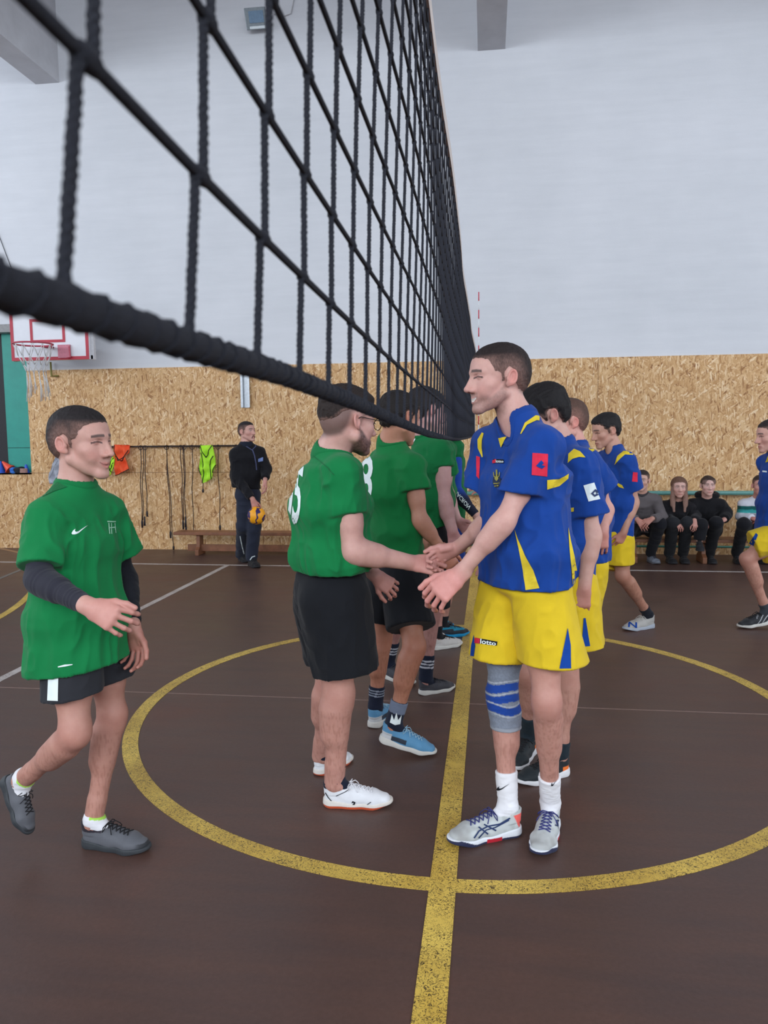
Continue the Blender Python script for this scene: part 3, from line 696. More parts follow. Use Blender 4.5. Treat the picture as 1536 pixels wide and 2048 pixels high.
def relax(V, Q, it=1, lam=0.5):
    for _ in range(it):
        S_ = np.zeros_like(V); c = np.zeros(len(V))
        for j in range(4):
            for o in (1, 3):
                q2 = Q[:, (j+o) % 4]
                for a in range(3): S_[:, a] += np.bincount(Q[:, j], V[q2, a], len(V))
                c += np.bincount(Q[:, j], minlength=len(V))
        V = V+lam*(S_/np.maximum(c, 1)[:, None]-V)
    return V
def _h(i, j, k, s):
    n = (i*374761393+j*668265263+k*2147483647+s*1274126177) & 0xffffffff
    n = ((n ^ (n >> 13))*1274126177) & 0xffffffff
    return ((n ^ (n >> 16)) & 0xffff)/65535.0
def vnoise(P_, s=0):
    i = np.floor(P_).astype(np.int64); f = P_-i; f = f*f*(3-2*f); r = 0
    for a in (0, 1):
        for b in (0, 1):
            for c in (0, 1):
                r = r+_h(i[:, 0]+a, i[:, 1]+b, i[:, 2]+c, s)*(f[:, 0] if a else 1-f[:, 0])*(f[:, 1] if b else 1-f[:, 1])*(f[:, 2] if c else 1-f[:, 2])
    return r
def ridge(P_, s=0, p=2.0): return (1-np.abs(2*vnoise(P_, s)-1))**p
def sst(x, a, b): t = np.clip((x-a)/(b-a), 0, 1); return t*t*(3-2*t)
def lerpc(c0, c1, f): return np.asarray(c0)*(1-f[:, None])+np.asarray(c1)*f[:, None]
def polysd(y, z, poly):          # signed distance to a polygon, positive inside
    d = np.full(np.broadcast(y, z).shape, 1e9, f32); ins = np.zeros(d.shape, bool); n = len(poly)
    for i in range(n):
        (x0, y0), (x1, y1) = poly[i], poly[(i+1) % n]; ex, ey = x1-x0, y1-y0
        t = np.clip(((y-x0)*ex+(z-y0)*ey)/(ex*ex+ey*ey), 0, 1)
        d = np.minimum(d, (y-x0-ex*t)**2+(z-y0-ey*t)**2)
        c = ((y0 > z) != (y1 > z)) & (y < (x1-x0)*(z-y0)/((y1-y0) if y1 != y0 else 1e-9)+x0); ins ^= c
    d = np.sqrt(d); return np.where(ins, d, -d)

# ------------------------------------------------------------------ head: local frame x right ear, y face, z up, metres of an adult head
def E(X, Y, Z, c, r): 
    x, y, z = (X-c[0])/r[0], (Y-c[1])/r[1], (Z-c[2])/r[2]; k0 = np.sqrt(x*x+y*y+z*z); k1 = np.sqrt((x/r[0])**2+(y/r[1])**2+(z/r[2])**2)+1e-6
    return k0*(k0-1)/k1
def sg(X, Y, Z, A, B, r0, r1):
    A, B = A3(A), A3(B); w = B-A; L2 = w@w; t = np.clip(((X-A[0])*w[0]+(Y-A[1])*w[1]+(Z-A[2])*w[2])/L2, 0, 1)
    return np.sqrt((X-A[0]-w[0]*t)**2+(Y-A[1]-w[1]*t)**2+(Z-A[2]-w[2]*t)**2)-(r0+(r1-r0)*t)
def cranium(X, Y, Z):
    d = E(X, Y, Z, (0, -0.016, 0.038), (0.0755, 0.096, 0.081)); d = smin(d, E(X, Y, Z, (0, 0.036, 0.035), (0.062, 0.055, 0.060)), 0.03)
    return smin(d, E(X, Y, Z, (0, -0.055, 0.0), (0.058, 0.045, 0.055)), 0.03)
def head_sdf(X, Y, Z, o):
    fat = o.get('fat', 0.0); aX = np.abs(X)
    d = cranium(X, Y, Z)
    d = smin(d, E(X, Y, Z, (0, 0.040, -0.030), (0.057+fat, 0.050, 0.068)), 0.025)
    d = smin(d, sg(aX, Y, Z, (0.050+fat, 0.0, -0.048), (0.014, 0.070, -0.092), 0.019+fat, 0.015), 0.025)
    d = smin(d, E(aX, Y, Z, (0.040, 0.055, -0.018), (0.024, 0.024, 0.020)), 0.02)           # cheekbones
    if o.get('smile'): d = smin(d, E(aX, Y, Z, (0.032, 0.066, -0.040), (0.020, 0.018, 0.018)), 0.018)
    d = smin(d, E(X, Y, Z, (0, 0.080, -0.097), (0.021, 0.015, 0.015)), 0.018)               # chin
    d = smin(d, sg(aX, Y, Z, (0.006, 0.090, 0.026), (0.042, 0.070, 0.026), 0.009, 0.008), 0.014)  # brow ridge
    d = -smin(-d, E(aX, Y, Z, (0.031, 0.103, 0.009), (0.018, 0.024, 0.013)), 0.008)          # sockets (subtract)
    d = smin(d, E(aX, Y, Z, (0.031, 0.0735, 0.009), (0.0155, 0.0135, 0.0125)), 0.004)        # lids over the eye
    d = smin(d, sg(aX, Y, Z, (0.003, 0.082, 0.010), (0.010, 0.093, -0.030), 0.010, 0.0105), 0.012)
    d = smin(d, sg(X, Y, Z, (0, 0.089, 0.016), (0, 0.113, -0.026), 0.0070, 0.0085), 0.008)   # nose
    d = smin(d, E(X, Y, Z, (0, 0.113, -0.030), (0.0105, 0.011, 0.0095)), 0.006)
    d = smin(d, E(aX, Y, Z, (0.0125, 0.100, -0.033), (0.008, 0.012, 0.008)), 0.005)
    d = -smin(-d, E(aX, Y, Z, (0.0065, 0.106, -0.0415), (0.0035, 0.006, 0.004)), 0.002)
    mz = -0.066; cur = (0.010 if o.get('smile') else 0.0)*(aX/0.026)**2
    Zm = Z-cur
    d = smin(d, E(X, Y, Zm, (0, 0.079, mz), (0.030, 0.017, 0.019)), 0.012)                  # mouth mound
    if o.get('open'):
        d = -smin(-d, E(X, Y, Zm, (0, 0.101, mz-0.001), (0.026, 0.010, 0.0065)), 0.003)
        d = smin(d, E(X, Y, Zm, (0, 0.086, mz+0.0006), (0.022, 0.0085, 0.0055)), 0.001)
    d = smin(d, sg(aX, Y, Zm, (0.0, 0.0955, mz+0.0068), (0.020, 0.087, mz+0.0042), 0.0042, 0.0022), 0.004)
    d = smin(d, sg(aX, Y, Zm, (0.0, 0.0945, mz-0.0070), (0.018, 0.087, mz-0.0045), 0.0050, 0.0025), 0.004)
    if not o.get('open'): d = -smin(-d, E(X, Y, Zm, (0, 0.1025, mz), (0.024, 0.009, 0.0016)), 0.002)
    # ear: tilted shell with a bowl and a rim
    yy = (Y+0.012)*0.97+(Z-0.0)*0.22; zz = (Z-0.0)*0.97-(Y+0.012)*0.22; xx = aX-0.0745+yy*0.35
    e = E(xx, yy, zz, (0.004, -0.004, 0.002), (0.0085, 0.0155, 0.0275)); e = smin(e, E(xx, yy, zz, (0.001, 0.004, -0.021), (0.006, 0.008, 0.010)), 0.006)
    e = -smin(-e, E(xx, yy, zz, (0.0135, -0.003, 0.005), (0.0115, 0.0108, 0.0195)), 0.0012)
    e = smin(e, sg(xx, yy, zz, (0.004, -0.006, 0.010), (0.004, -0.003, -0.010), 0.0022, 0.0022), 0.0012)
    e = smin(e, E(xx, yy, zz, (0.0035, 0.010, -0.004), (0.005, 0.004, 0.007)), 0.003)
    d = smin(d, e, 0.004)
    return d
HAIRLINE = [(0.30, 0.073), (0.085, 0.073), (0.060, 0.064), (0.047, 0.046), (0.040, 0.026), (0.020, 0.016), (0.014, -0.012), (0.004, -0.008), (0.006, 0.022), (-0.008, 0.036), (-0.028, 0.026), (-0.034, -0.010), (-0.050, -0.050), (-0.085, -0.066), (-0.30, -0.075), (-0.30, 0.4), (0.30, 0.4)]

class Head:
    def __init__(s, c, yaw, pitch=0, roll=0, scale=1.05, **o):
        s.c = A3(c); s.s = scale; s.o = o
        R = Matrix.Rotation(math.radians(yaw-90), 3, 'Z') @ Matrix.Rotation(math.radians(pitch), 3, 'X') @ Matrix.Rotation(math.radians(roll), 3, 'Y')
        s.R = np.array(R)
    def loc(s, X, Y, Z):
        x, y, z = X-s.c[0], Y-s.c[1], Z-s.c[2]; R = s.R/s.s
        return (x*f32(R[0, 0])+y*f32(R[1, 0])+z*f32(R[2, 0]), x*f32(R[0, 1])+y*f32(R[1, 1])+z*f32(R[2, 1]), x*f32(R[0, 2])+y*f32(R[1, 2])+z*f32(R[2, 2]))
    def w(s, p): return s.c+s.R@(A3(p)*s.s)
    def prim(s):
        r = 0.135*s.s
        return (lambda X, Y, Z: (head_sdf(*s.loc(X, Y, Z), s.o)*s.s).astype(f32), s.c-r, s.c+r+np.array((0, 0, 0.01)))
    def hair(s, parent, org, style='buzz', col=srgb(44, 36, 34), h=0.004, res=0.0025, top=None, line=None):
        line = line or HAIRLINE; top = h if top is None else top
        if style == 'long': lo, hi = s.c-np.array((.14, .14, .36)), s.c+np.array((.14, .14, .15))
        else: lo, hi = s.c-0.13*s.s, s.c+0.15*s.s
        ax = axes_for(lo, hi, res); X, Y, Z = ax[0][:, None, None], ax[1][None, :, None], ax[2][None, None, :]
        x, y, z = s.loc(X, Y, Z); aX = np.abs(x)
        C = cranium(x, y, z); b = polysd(y+0*z, z+0*y, line)
        b = np.broadcast_to(b, C.shape)
        w = np.clip(b/(0.05 if style == 'buzz' else 0.022), -1, 1); hh = h+(top-h)*sst(z, 0.04, 0.10)
        D = C-np.where(w > 0, hh*np.sqrt(np.abs(w)), hh*w*3)+np.where(w <= 0, 0.002, 0)
        if style == 'fringe':      # combed forward, a soft mass over the brow
            D = smin(D, E(x, y, z, (0, 0.060, 0.082), (0.060, 0.046, 0.026)), 0.02)
        if style == 'tied':
            D = smin(D, E(x, y, z, (0, -0.105, 0.02), (0.03, 0.03, 0.035)), 0.02)
            D = smin(D, E(aX, y, z, (0.045, 0.045, 0.055), (0.030, 0.040, 0.040)), 0.02); D = np.maximum(D, -E(x, y, z, (0, 0.085, 0.0), (0.050, 0.05, 0.075)))
        if style == 'long':
            fall = sg(aX, y, z, (0.062, 0.0, 0.04), (0.076, 0.035, -0.20), 0.030, 0.020)
            fall = smin(fall, sg(aX, y, z, (0.070, 0.03, -0.1), (0.060, 0.075, -0.27), 0.024, 0.013), 0.03)
            D = smin(D, fall, 0.03); D = smin(D, E(x, y, z, (0, -0.03, 0.06), (0.088, 0.10, 0.075)), 0.02)
            D = np.maximum(D, -E(x, y, z, (0, 0.095, -0.015), (0.052, 0.07, 0.078)))
        V, Q = nets((D*s.s).astype(f32), ax); N = normals(V, Q); L = np.stack(s.loc(V[:, 0], V[:, 1], V[:, 2]), 1)
        sc = {'buzz': 0.0012, 'short': 0.003, 'long': 0.002, 'tied': 0.002, 'fringe': 0.004}[style]
        fr = (70, 70, 70) if style in ('buzz',) else ((60, 25, 40) if style != 'long' else (140, 140, 12))
        dv = (ridge(L*np.array(fr), 3)-0.4)*sc*2+(vnoise(L*260, 5)-0.5)*0.0012
        V = V+N*dv[:, None]
        bb_ = polysd(L[:, 1], L[:, 2], line); f = sst(bb_+0.012*(vnoise(L*120, 6)-0.5), -0.002, 0.062 if style == 'buzz' else 0.012)
        f = np.maximum(f, sst(L[:, 2], 0.06, 0.085)); sk = np.array(s.o.get('skin', srgb(205, 158, 145)))
        cc = lerpc(np.asarray(col)*0.55+sk*0.30, col, f)
        return mesh_np('hair', V, Q, M_HAIR, parent, org, True, cc)
    def paint(s, V, c, line=None):
        o = s.o; line = line or HAIRLINE; L = np.stack(s.loc(V[:, 0], V[:, 1], V[:, 2]), 1); x, y, z = L.T; ax_ = np.abs(x)
        near = (np.abs(x) < 0.1) & (np.abs(y) < 0.13) & (z > -0.16) & (z < 0.14)
        def ap(f, col): nonlocal c; c = lerpc(c, col, np.clip(f, 0, 1)*near)
        sk = np.array(o.get('skin', srgb(205, 158, 145)))
        red = sk*np.array((1.0, 0.72, 0.72))
        ap(0.45*np.exp(-((ax_-0.042)**2+(z+0.03)**2)/0.0005)*(y > 0.02), red)
        ap(0.15*np.exp(-((z+0.03)**2+ax_**2)/0.0003)*(y > 0.09), red)
        ap(o.get('ear', 0.5)*sst(ax_, 0.074, 0.082)*(y < 0.02)*(y > -0.05)*(z > -0.04)*(z < 0.045), red)
        b = polysd(y, z, line); hc = np.array(o.get('hairc', srgb(44, 36, 34)))
        ap(o.get('fade', 0.75)*sst(b, -0.007, 0.018)*(ax_ < 0.082+0*z), hc)
        bd = o.get('beard', 0)
        if bd:
            n = 0.7+0.5*(vnoise(L*300, 2)-0.3)
            ub = np.interp(y, [0.0, 0.02, 0.05, 0.09], [-0.005, -0.025, -0.050, -0.050]); reg = sst(ub-z, 0.0, 0.016)*sst(z, -0.135, -0.105)*sst(y, -0.012, 0.008)
            mus = sst(0.011-np.abs(z+0.052), -0.003, 0.004)*(ax_ < 0.03)*(y > 0.075)
            lips = ((ax_/0.024)**2+((z+0.066)/0.0085)**2 < 1)*(y > 0.07)
            ap(np.clip(bd*n*np.maximum(reg, mus*o.get('mus', 0.8)), 0, 0.95)*(1-lips), o.get('beardc', srgb(58, 42, 38)))
        cur = (0.010 if o.get('smile') else 0.0)*(ax_/0.026)**2; zm = z-cur+0.066; fr = y > 0.07
        lip = sst(1-((ax_/0.026)**2+(zm/0.0105)**2), 0.0, 0.35)*fr
        ap(0.75*lip, sk*np.array((0.92, 0.60, 0.62)))
        if o.get('open'):
            ap((((ax_/0.0235)**2+(zm/0.0058)**2) < 1)*fr*1.0, srgb(226, 218, 212)); ap((((ax_/0.027)**2+(zm/0.0075)**2) < 1)*(((ax_/0.0235)**2+(zm/0.0058)**2) >= 1)*fr*0.6, srgb(110, 50, 50))
        else: ap(sst(0.0022-np.abs(zm), 0, 0.0012)*(ax_ < 0.027)*fr*0.7, srgb(96, 44, 44))
        bz = 0.0305-0.16*np.maximum(ax_-0.030, 0)+0.0; ap(0.85*sst(0.0052-np.abs(z-bz)-0.05*np.maximum(ax_-0.034, 0), -0.001, 0.002)*(ax_ > 0.010)*(ax_ < 0.050)*(y > 0.03), o.get('browc', hc))
        ez = z-0.009; ex = (ax_-0.031)/0.0145
        if o.get('eyes', 'open') == 'open':
            ap((ex**2+(ez/0.0048)**2 < 1)*fr*(y > 0.06)*1.0, srgb(205, 198, 196)); ap((((ax_-0.031)**2+ez**2) < 0.0048**2)*(np.abs(ez) < 0.0045)*(y > 0.06)*1.0, srgb(60, 48, 44))
            ap(sst(0.0017-np.abs(ez-0.0048*np.sqrt(np.clip(1-ex**2, 0, 1))), 0, 0.001)*(np.abs(ex) < 1.1)*(y > 0.05)*0.9, srgb(50, 34, 32))
        else:
            ap(sst(0.0036-np.abs(ez+0.001-0.003*(1-ex**2)), 0, 0.0014)*(np.abs(ex) < 1.2)*(y > 0.05)*1.0, srgb(44, 30, 30)); ap(sst(0.0016-np.abs(ez-0.0075-0.002*(1-ex**2)), 0, 0.0012)*(np.abs(ex) < 1.1)*(y > 0.05)*0.5, srgb(120, 80, 72))
        ap(0.3*np.exp(-((ax_-0.030)**2/0.0003+(ez)**2/0.00012))*(y > 0.05), sk*np.array((0.72, 0.58, 0.58)))
        ap((((ax_-0.0065)/0.004)**2+((y-0.106)/0.007)**2+((z+0.039)/0.004)**2 < 1)*0.7, srgb(80, 40, 40))
        return c

# ------------------------------------------------------------------ hands, arms, legs
FING = [(0.030, (0.043, 0.026, 0.021), 0.0086), (0.0105, (0.047, 0.030, 0.022), 0.0088), (-0.0105, (0.043, 0.028, 0.021), 0.0083), (-0.030, (0.034, 0.021, 0.018), 0.0074)]
def hand_ops(W, d, n, side, curl=(25, 30, 20), spread=4, thumb=(0.8, 0.65, -0.25), tcurl=20, s=1.0, fan=0, red=0):
    d = unit(d); n = unit(A3(n)-d*(A3(n)@d)); lat = np.cross(n, d) if side == 'R' else np.cross(d, n)
    W = A3(W); ops = [('u', seg(W-d*0.02*s, W+d*0.02*s, (0.027*s, 0.020*s), (0.030*s, 0.018*s), lat), 0.012), ('u', seg(W+d*0.018*s, W+d*0.074*s, (0.033*s, 0.0165*s), (0.040*s, 0.0135*s), lat, c=0.014*s), 0.012)]
    ops.append(('u', seg(W+d*0.02*s+lat*0.022*s-n*0.008*s, W+d*0.055*s+lat*0.028*s-n*0.006*s, 0.014*s, 0.012*s), 0.01))
    tips = []
    for i, (off, ls, r) in enumerate(FING):
        p = W+d*(0.082-0.25*abs(off-0.008))*s+lat*off*s; a = 0; sp = math.radians(spread)*off/0.012
        c = [q+fan*i for q in curl]; r = r*s
        for j, l in enumerate(ls):
            a += math.radians(c[j]); dr = unit((d*math.cos(sp)+lat*math.sin(sp))*math.cos(a)-n*math.sin(a)); q = p+dr*l*s
            ops.append(('u', seg(p, q, r*(1-0.06*j), r*(0.94-0.08*j)), 0.0035 if j else 0.007)); p = q
        tips.append(p)
    p = W+d*0.022*s+lat*0.024*s-n*0.006*s; dr = unit(d*thumb[0]+lat*thumb[1]+n*thumb[2])
    for j, (l, r) in enumerate(((0.040, 0.0125), (0.033, 0.0105), (0.026, 0.0095))):
        q = p+dr*l*s; ops.append(('u', seg(p, q, r*s, r*0.9*s), 0.006)); p = q
        ang = math.radians(tcurl); dr = unit(dr*math.cos(ang)+unit(d*0.8-lat*0.6-n*0.25)*math.sin(ang))
    lo, hi = W-0.03*s, W+0.03*s
    for t in tips+[p]: lo = np.minimum(lo, t-0.015); hi = np.maximum(hi, t+0.015)
    return ops, lo, hi
def arm_ops(S, El, W, m=1.0, k=0.02, infl=0.0):
    S, El, W = A3(S), A3(El), A3(W); i = infl
    ops = [('u', seg(S, El, 0.046*m+i, 0.036*m+i), k), ('u', seg(S+(El-S)*0.30, S+(El-S)*0.62, 0.046*m+i, 0.042*m+i), k), ('u', seg(El, W, 0.038*m+i, 0.0245*m+i), k)]
    ops.append(('u', seg(El+(W-El)*0.12, El+(W-El)*0.38, 0.043*m+i, 0.037*m+i), k)); return ops
def leg_ops(H, K, A, m=1.0, back=(0, 0, 0), infl=0.0, k=0.03):
    H, K, A = A3(H), A3(K), A3(A); i = infl; b = A3(back)
    ops = [('u', seg(H, K, 0.080*m+i, 0.050*m+i), k), ('u', seg(H+(K-H)*0.2, H+(K-H)*0.6, 0.082*m+i, 0.066*m+i), k)]
    ops += [('u', seg(K, A, 0.048*m+i, 0.031*m+i), k), ('u', seg(K+(A-K)*0.16+b*0.014, K+(A-K)*0.42+b*0.016, 0.053*m+i, 0.045*m+i), k)]
    ops += [('u', seg(K-b*0.012+(H-K)*0.04, K-b*0.010+(A-K)*0.06, 0.043*m+i, 0.040*m+i), 0.03), ('u', seg(A+b*0.006, A+(K-A)*0.2+b*0.004, 0.030*m+i, 0.031*m+i), 0.02)]
    return ops

# ------------------------------------------------------------------ shoes, built once in a local frame (y towards the toe, z up), then copied
def shoe_mesh(kind='low', res=0.0028):
    low = kind != 'boot'
    up = [('u', seg((0, -0.038, 0.038), (0, 0.05, 0.036), (0.034, 0.034), (0.038, 0.036), (1, 0, 0)), 0.02), ('u', seg((0, 0.05, 0.036), (-0.003, 0.125, 0.034), (0.038, 0.034), (0.046, 0.030), (1, 0, 0)), 0.02),
          ('u', seg((-0.003, 0.125, 0.030), (-0.006, 0.172, 0.026), (0.046, 0.029), (0.034, 0.023), (1, 0, 0)), 0.02), ('u', seg((0, -0.012, 0.072), (0, 0.085, 0.046), (0.030, 0.030), (0.030, 0.026), (1, 0, 0)), 0.02),
          ('u', seg((0, -0.028, 0.055), (0, -0.030, 0.100 if low else 0.15), (0.036, 0.046), (0.037, 0.047), (1, 0, 0), flat=True), 0.006)]
    if low: up.append(('s', seg((0.06, -0.008, 0.122), (-0.06, -0.008, 0.122), 0.030), 0.012)); up.append(('s', seg((0, -0.026, 0.074), (0, -0.028, 0.14), (0.0285, 0.038), (0.0285, 0.040), (1, 0, 0)), 0.003))
    up.append(('c', (0, 0, 0.016), (0, 0, -1)))
    ax = axes_for(*bounds(up), res); D = ev(up, ax); V, Q = nets(D, ax)
    ax2 = [np.arange(-0.06, 0.06, res, f32), np.arange(-0.095, 0.225, res, f32), np.arange(-0.006, 0.046, res*0.8, f32)]
    X, Y, Z = ax2[0][:, None, None], ax2[1][None, :, None], ax2[2][None, None, :]
    def dsc(a, b, r0, r1): return sg(X, Y, 0*Z, (*a, 0), (*b, 0), r0, r1)
    O = smin(dsc((0, -0.040), (0.001, 0.04), 0.039, 0.037), dsc((0.001, 0.04), (-0.003, 0.125), 0.036, 0.049), 0.03); O = smin(O, dsc((-0.003, 0.125), (-0.008, 0.168), 0.048, 0.039), 0.02)
    O = O+0.10*np.abs(Z-0.014); lift = 0.016*sst(Y, 0.12, 0.22)+0.006*sst(-Y, 0.05, 0.09)
    topz = 0.024+0.010*sst(-Y, -0.03, 0.05)+0.005*sst(Y, 0.14, 0.21)
    D2 = -smin(-O, -np.maximum(Z-topz, lift-Z), 0.004)+0*X
    V2, Q2 = nets(D2.astype(f32), ax2)
    N = normals(V, Q); V = V+N*((vnoise(V*np.array((55, 40, 55)), 4)-0.5)*0.0022)[:, None]
    return (V, Q), (V2, Q2)
SHOE = shoe_mesh(); BOOT = shoe_mesh('boot', 0.004)
# upper surface under the laces, found by casting down in the local frame
_bvh = BVHTree.FromPolygons([tuple(v) for v in SHOE[0][0]], [tuple(int(i) for i in q) for q in SHOE[0][1]])
def down(x, y):
    h = _bvh.ray_cast(Vector((x, y, 0.2)), Vector((0, 0, -1))); return h[0].z if h[0] else 0.05
def lace_mesh():
    mb = MB()
    for j in range(6):
        y = 0.035+j*0.016; w = 0.017+0.001*j
        for s in (1, -1):
            mb.tube([(s*w*q, y+0.007*(1-abs(q))*0+(0.016*(q+1)/2-0.008), down(s*w*q, y+(0.016*(q+1)/2-0.008))+0.0022) for q in np.linspace(-1, 1, 6)], 0.0021, 6)
    z = down(0, 0.030)+0.004
    for s in (1, -1):
        mb.tube([(0, 0.030, z), (s*0.018, 0.040, z+0.008), (s*0.036, 0.038, z-0.004), (s*0.040, 0.030, z-0.016), (s*0.026, 0.026, z-0.006), (0, 0.030, z)], 0.0019, 6)
        mb.tube([(0, 0.030, z), (s*0.020, 0.052, z+0.002), (s*0.034, 0.062, z-0.014), (s*0.038, 0.066, z-0.024)], 0.0019, 6)
    return mb
LACE = lace_mesh(); LACEM = (np.array(LACE.v), LACE.f)
def xf(V, M, O, s): return (np.asarray(V)*s)@M.T+O
class Foot:
    """a shod foot given by where the underside of heel and toe are"""
    def __init__(s, heel, toe, up=(0, 0, 1), side='R', size=None):
        heel, toe = A3(heel), A3(toe); s.f = unit(toe-heel); L = np.linalg.norm(toe-heel); s.s = (size or L)/0.285
        s.u = unit(A3(up)-s.f*(A3(up)@s.f)); s.x = np.cross(s.f, s.u); s.M = np.stack([s.x, s.f, s.u], 1); s.O = heel+s.f*0.079*s.s
        if side == 'L': s.M = np.stack([-s.x, s.f, s.u], 1)
        s.flip = side == 'L'; s.L = L
    def p(s, q): return xf(A3(q)[None], s.M, s.O, s.s)[0]
    def ankle(s): return s.p((0, -0.028, 0.098))
    def build(s, par, org, upm, solem, lacem=None, boot=False, name='shoe', paint=None, solepaint=None, label=None):
        src = BOOT if boot else SHOE; q = src[0][1][:, ::-1] if s.flip else src[0][1]
        Vl = src[0][0]; Vw = xf(Vl, s.M, s.O, s.s)
        if paint is not None: o = mesh_np(name, Vw, q, M_LEATH, par, org, True, paint(Vl))
        else: o = mesh_np(name, Vw, q, upm, par, org, True)
        s.mesh = (Vw, q)
        if label: o['label'] = label
        Vl = src[1][0]; q = src[1][1][:, ::-1] if s.flip else src[1][1]; Vw = xf(Vl, s.M, s.O, s.s)
        if solepaint is not None: mesh_np('sole', Vw, q, M_LEATH, o, org, True, solepaint(Vl))
        else: mesh_np('sole', Vw, q, solem, o, org, True)
        if lacem and not boot: mesh_np('laces', xf(LACEM[0], s.M, s.O, s.s), [f[::-1] for f in LACEM[1]] if s.flip else LACEM[1], lacem, o, org, True)
        return o
def mesh_child(o, org):         # a sub-part of a part keeps the thing's origin
    return o
M_LEATH = mat_attr('shoe_upper', 0.6, 'cloth')

# ------------------------------------------------------------------ garments
def garment(name, D, ax, par, org, col, folds=None, mat=None, smooth=1, label=None):
    V, Q = nets(D, ax); N = normals(V, Q)
    if folds is not None: V = V+N*folds(V, N)[:, None]
    V = relax(V, Q, smooth, 0.5) if smooth else V
    c = col(V) if callable(col) else np.tile(np.asarray(col), (len(V), 1))
    o = mesh_np(name, V, Q, mat or M_CLOTH, par, org, True, c); o['_'] = 0; del o['_']
    if label: o['label'] = label
    return o, (V, Q)
def frame(side, up):
    u = unit(up); s = unit(A3(side)-u*(A3(side)@u)); return np.stack([s, np.cross(u, s), u], 0)
def drape(side, up, hem, amp=0.008, fx=13, fz=2.2, seed=1, reach=0.5, lo=0.35, diag=0.25):
    Fm = frame(side, up); hem = A3(hem); u = unit(up)
    def fn(V, N):
        q = (V-hem)@Fm.T; hgt = q[:, 2]; q = q.copy(); q[:, 0] += diag*q[:, 2]
        a = amp*(lo+(1-lo)*(1-sst(hgt, 0, reach)))
        big = ridge(q*np.array((fx, fx, fz))+seed*3.1, seed, 1.6)-0.45
        flat_ = 1-np.abs(N@u)**2; a = a*flat_
        sm = ridge((q+0.3*vnoise(q*6, seed+9)[:, None]*0.1)*np.array((fx*1.9, fx*1.9, fz*5)), seed+4, 2.2)-0.35
        return a*(big+0.6*sm)
    return fn

# ------------------------------------------------------------------ decals: a pattern laid on a surface where the photograph shows it
class Skin_:
    def __init__(s, meshes): s.m = meshes
    def bvh(s, lo, hi):
        vv = []; ff = []
        for V, Q in s.m:
            px = proj(V); c = px[Q].mean(1); k = (c[:, 0] > lo[0]-12) & (c[:, 0] < hi[0]+12) & (c[:, 1] > lo[1]-12) & (c[:, 1] < hi[1]+12)
            q = Q[k]; u, inv = np.unique(q, return_inverse=True); b = len(vv); vv += [tuple(p) for p in V[u]]; ff += [tuple(int(i)+b for i in r) for r in inv.reshape(q.shape)]
        return BVHTree.FromPolygons(vv, ff) if ff else None
def decal(name, loops, surf, mat, par, org, step=4.5, lift=0.0028, label=None, union=False):
    """loops: closed pixel outlines (first outer, the rest may be holes or separate pieces; even-odd), printed on the surface"""
    al = np.array([p for l in loops for p in l], float); lo, hi = al.min(0), al.max(0); T = surf.bvh(lo, hi)
    if T is None: return None
    vin = []; faces = []
    for l in loops:
        n0 = len(vin); dense = []
        for i in range(len(l)):
            a, b = A3(l[i]), A3(l[(i+1) % len(l)]); n = max(1, int(np.linalg.norm(b-a)/step))
            for j in range(n): dense.append(a+(b-a)*j/n)
        vin += dense; faces.append(list(range(n0, len(vin))))
    nb = len(vin); st = step
    gx, gy = np.meshgrid(np.arange(lo[0]+st/2, hi[0], st), np.arange(lo[1]+st/2, hi[1], st)); g = np.stack([gx.ravel(), gy.ravel()], 1)
    par_ = np.zeros(len(g), int)
    for l in loops: par_ += (polysd(g[:, 0], g[:, 1], l) > 0)
    vin += list(g[(par_ > 0) if union else (par_ % 2 == 1)])
    r = delaunay_2d_cdt([Vector(p) for p in vin], [], faces, 0 if len(loops) > 1 else 1, 1e-4)
    if len(loops) > 1:
        keep = []
        for f in r[2]:
            c = np.mean([r[0][i] for i in f], 0); k = sum(int(polysd(np.array([c[0]]), np.array([c[1]]), l)[0] > 0) for l in loops)
            if (k > 0) if union else (k % 2 == 1): keep.append(f)
    else: keep = r[2]
    V = []; ok = []
    for p in r[0]:
        d = ray(p[0], p[1]).normalized(); h = T.ray_cast(CP, d)
        if h[0] is None: ok.append(False); V.append((0, 0, 0))
        else:
            nn = h[1] if h[1].dot(d) < 0 else -h[1]
            ok.append(True); V.append(tuple(h[0]+nn*lift*0.6-d*lift*0.6))
    V = np.array(V); F_ = [f[::-1] for f in keep if all(ok[i] for i in f) and max(np.linalg.norm(V[f[i]]-V[f[i-1]]) for i in range(len(f))) < 0.12]
    if not F_: return None
    n = len(V); c_ = np.array(CP); Vb = V+(V-c_)/np.linalg.norm(V-c_, axis=1)[:, None]*0.0025     # printed layer has a back and edges
    cnt = {}
    for f in F_:
        for i in range(len(f)): e = (f[i], f[(i+1) % len(f)]); cnt.setdefault(tuple(sorted(e)), []).append(e)
    G_ = [list(f) for f in F_]+[[i+n for i in f[::-1]] for f in F_]+[[e[0][1], e[0][0], e[0][0]+n, e[0][1]+n] for e in cnt.values() if len(e) == 1]
    o = mesh_np(name, np.concatenate([V, Vb]), G_, mat, par, org, False)
    if label: o['label'] = label
    return o
_fonts = {}
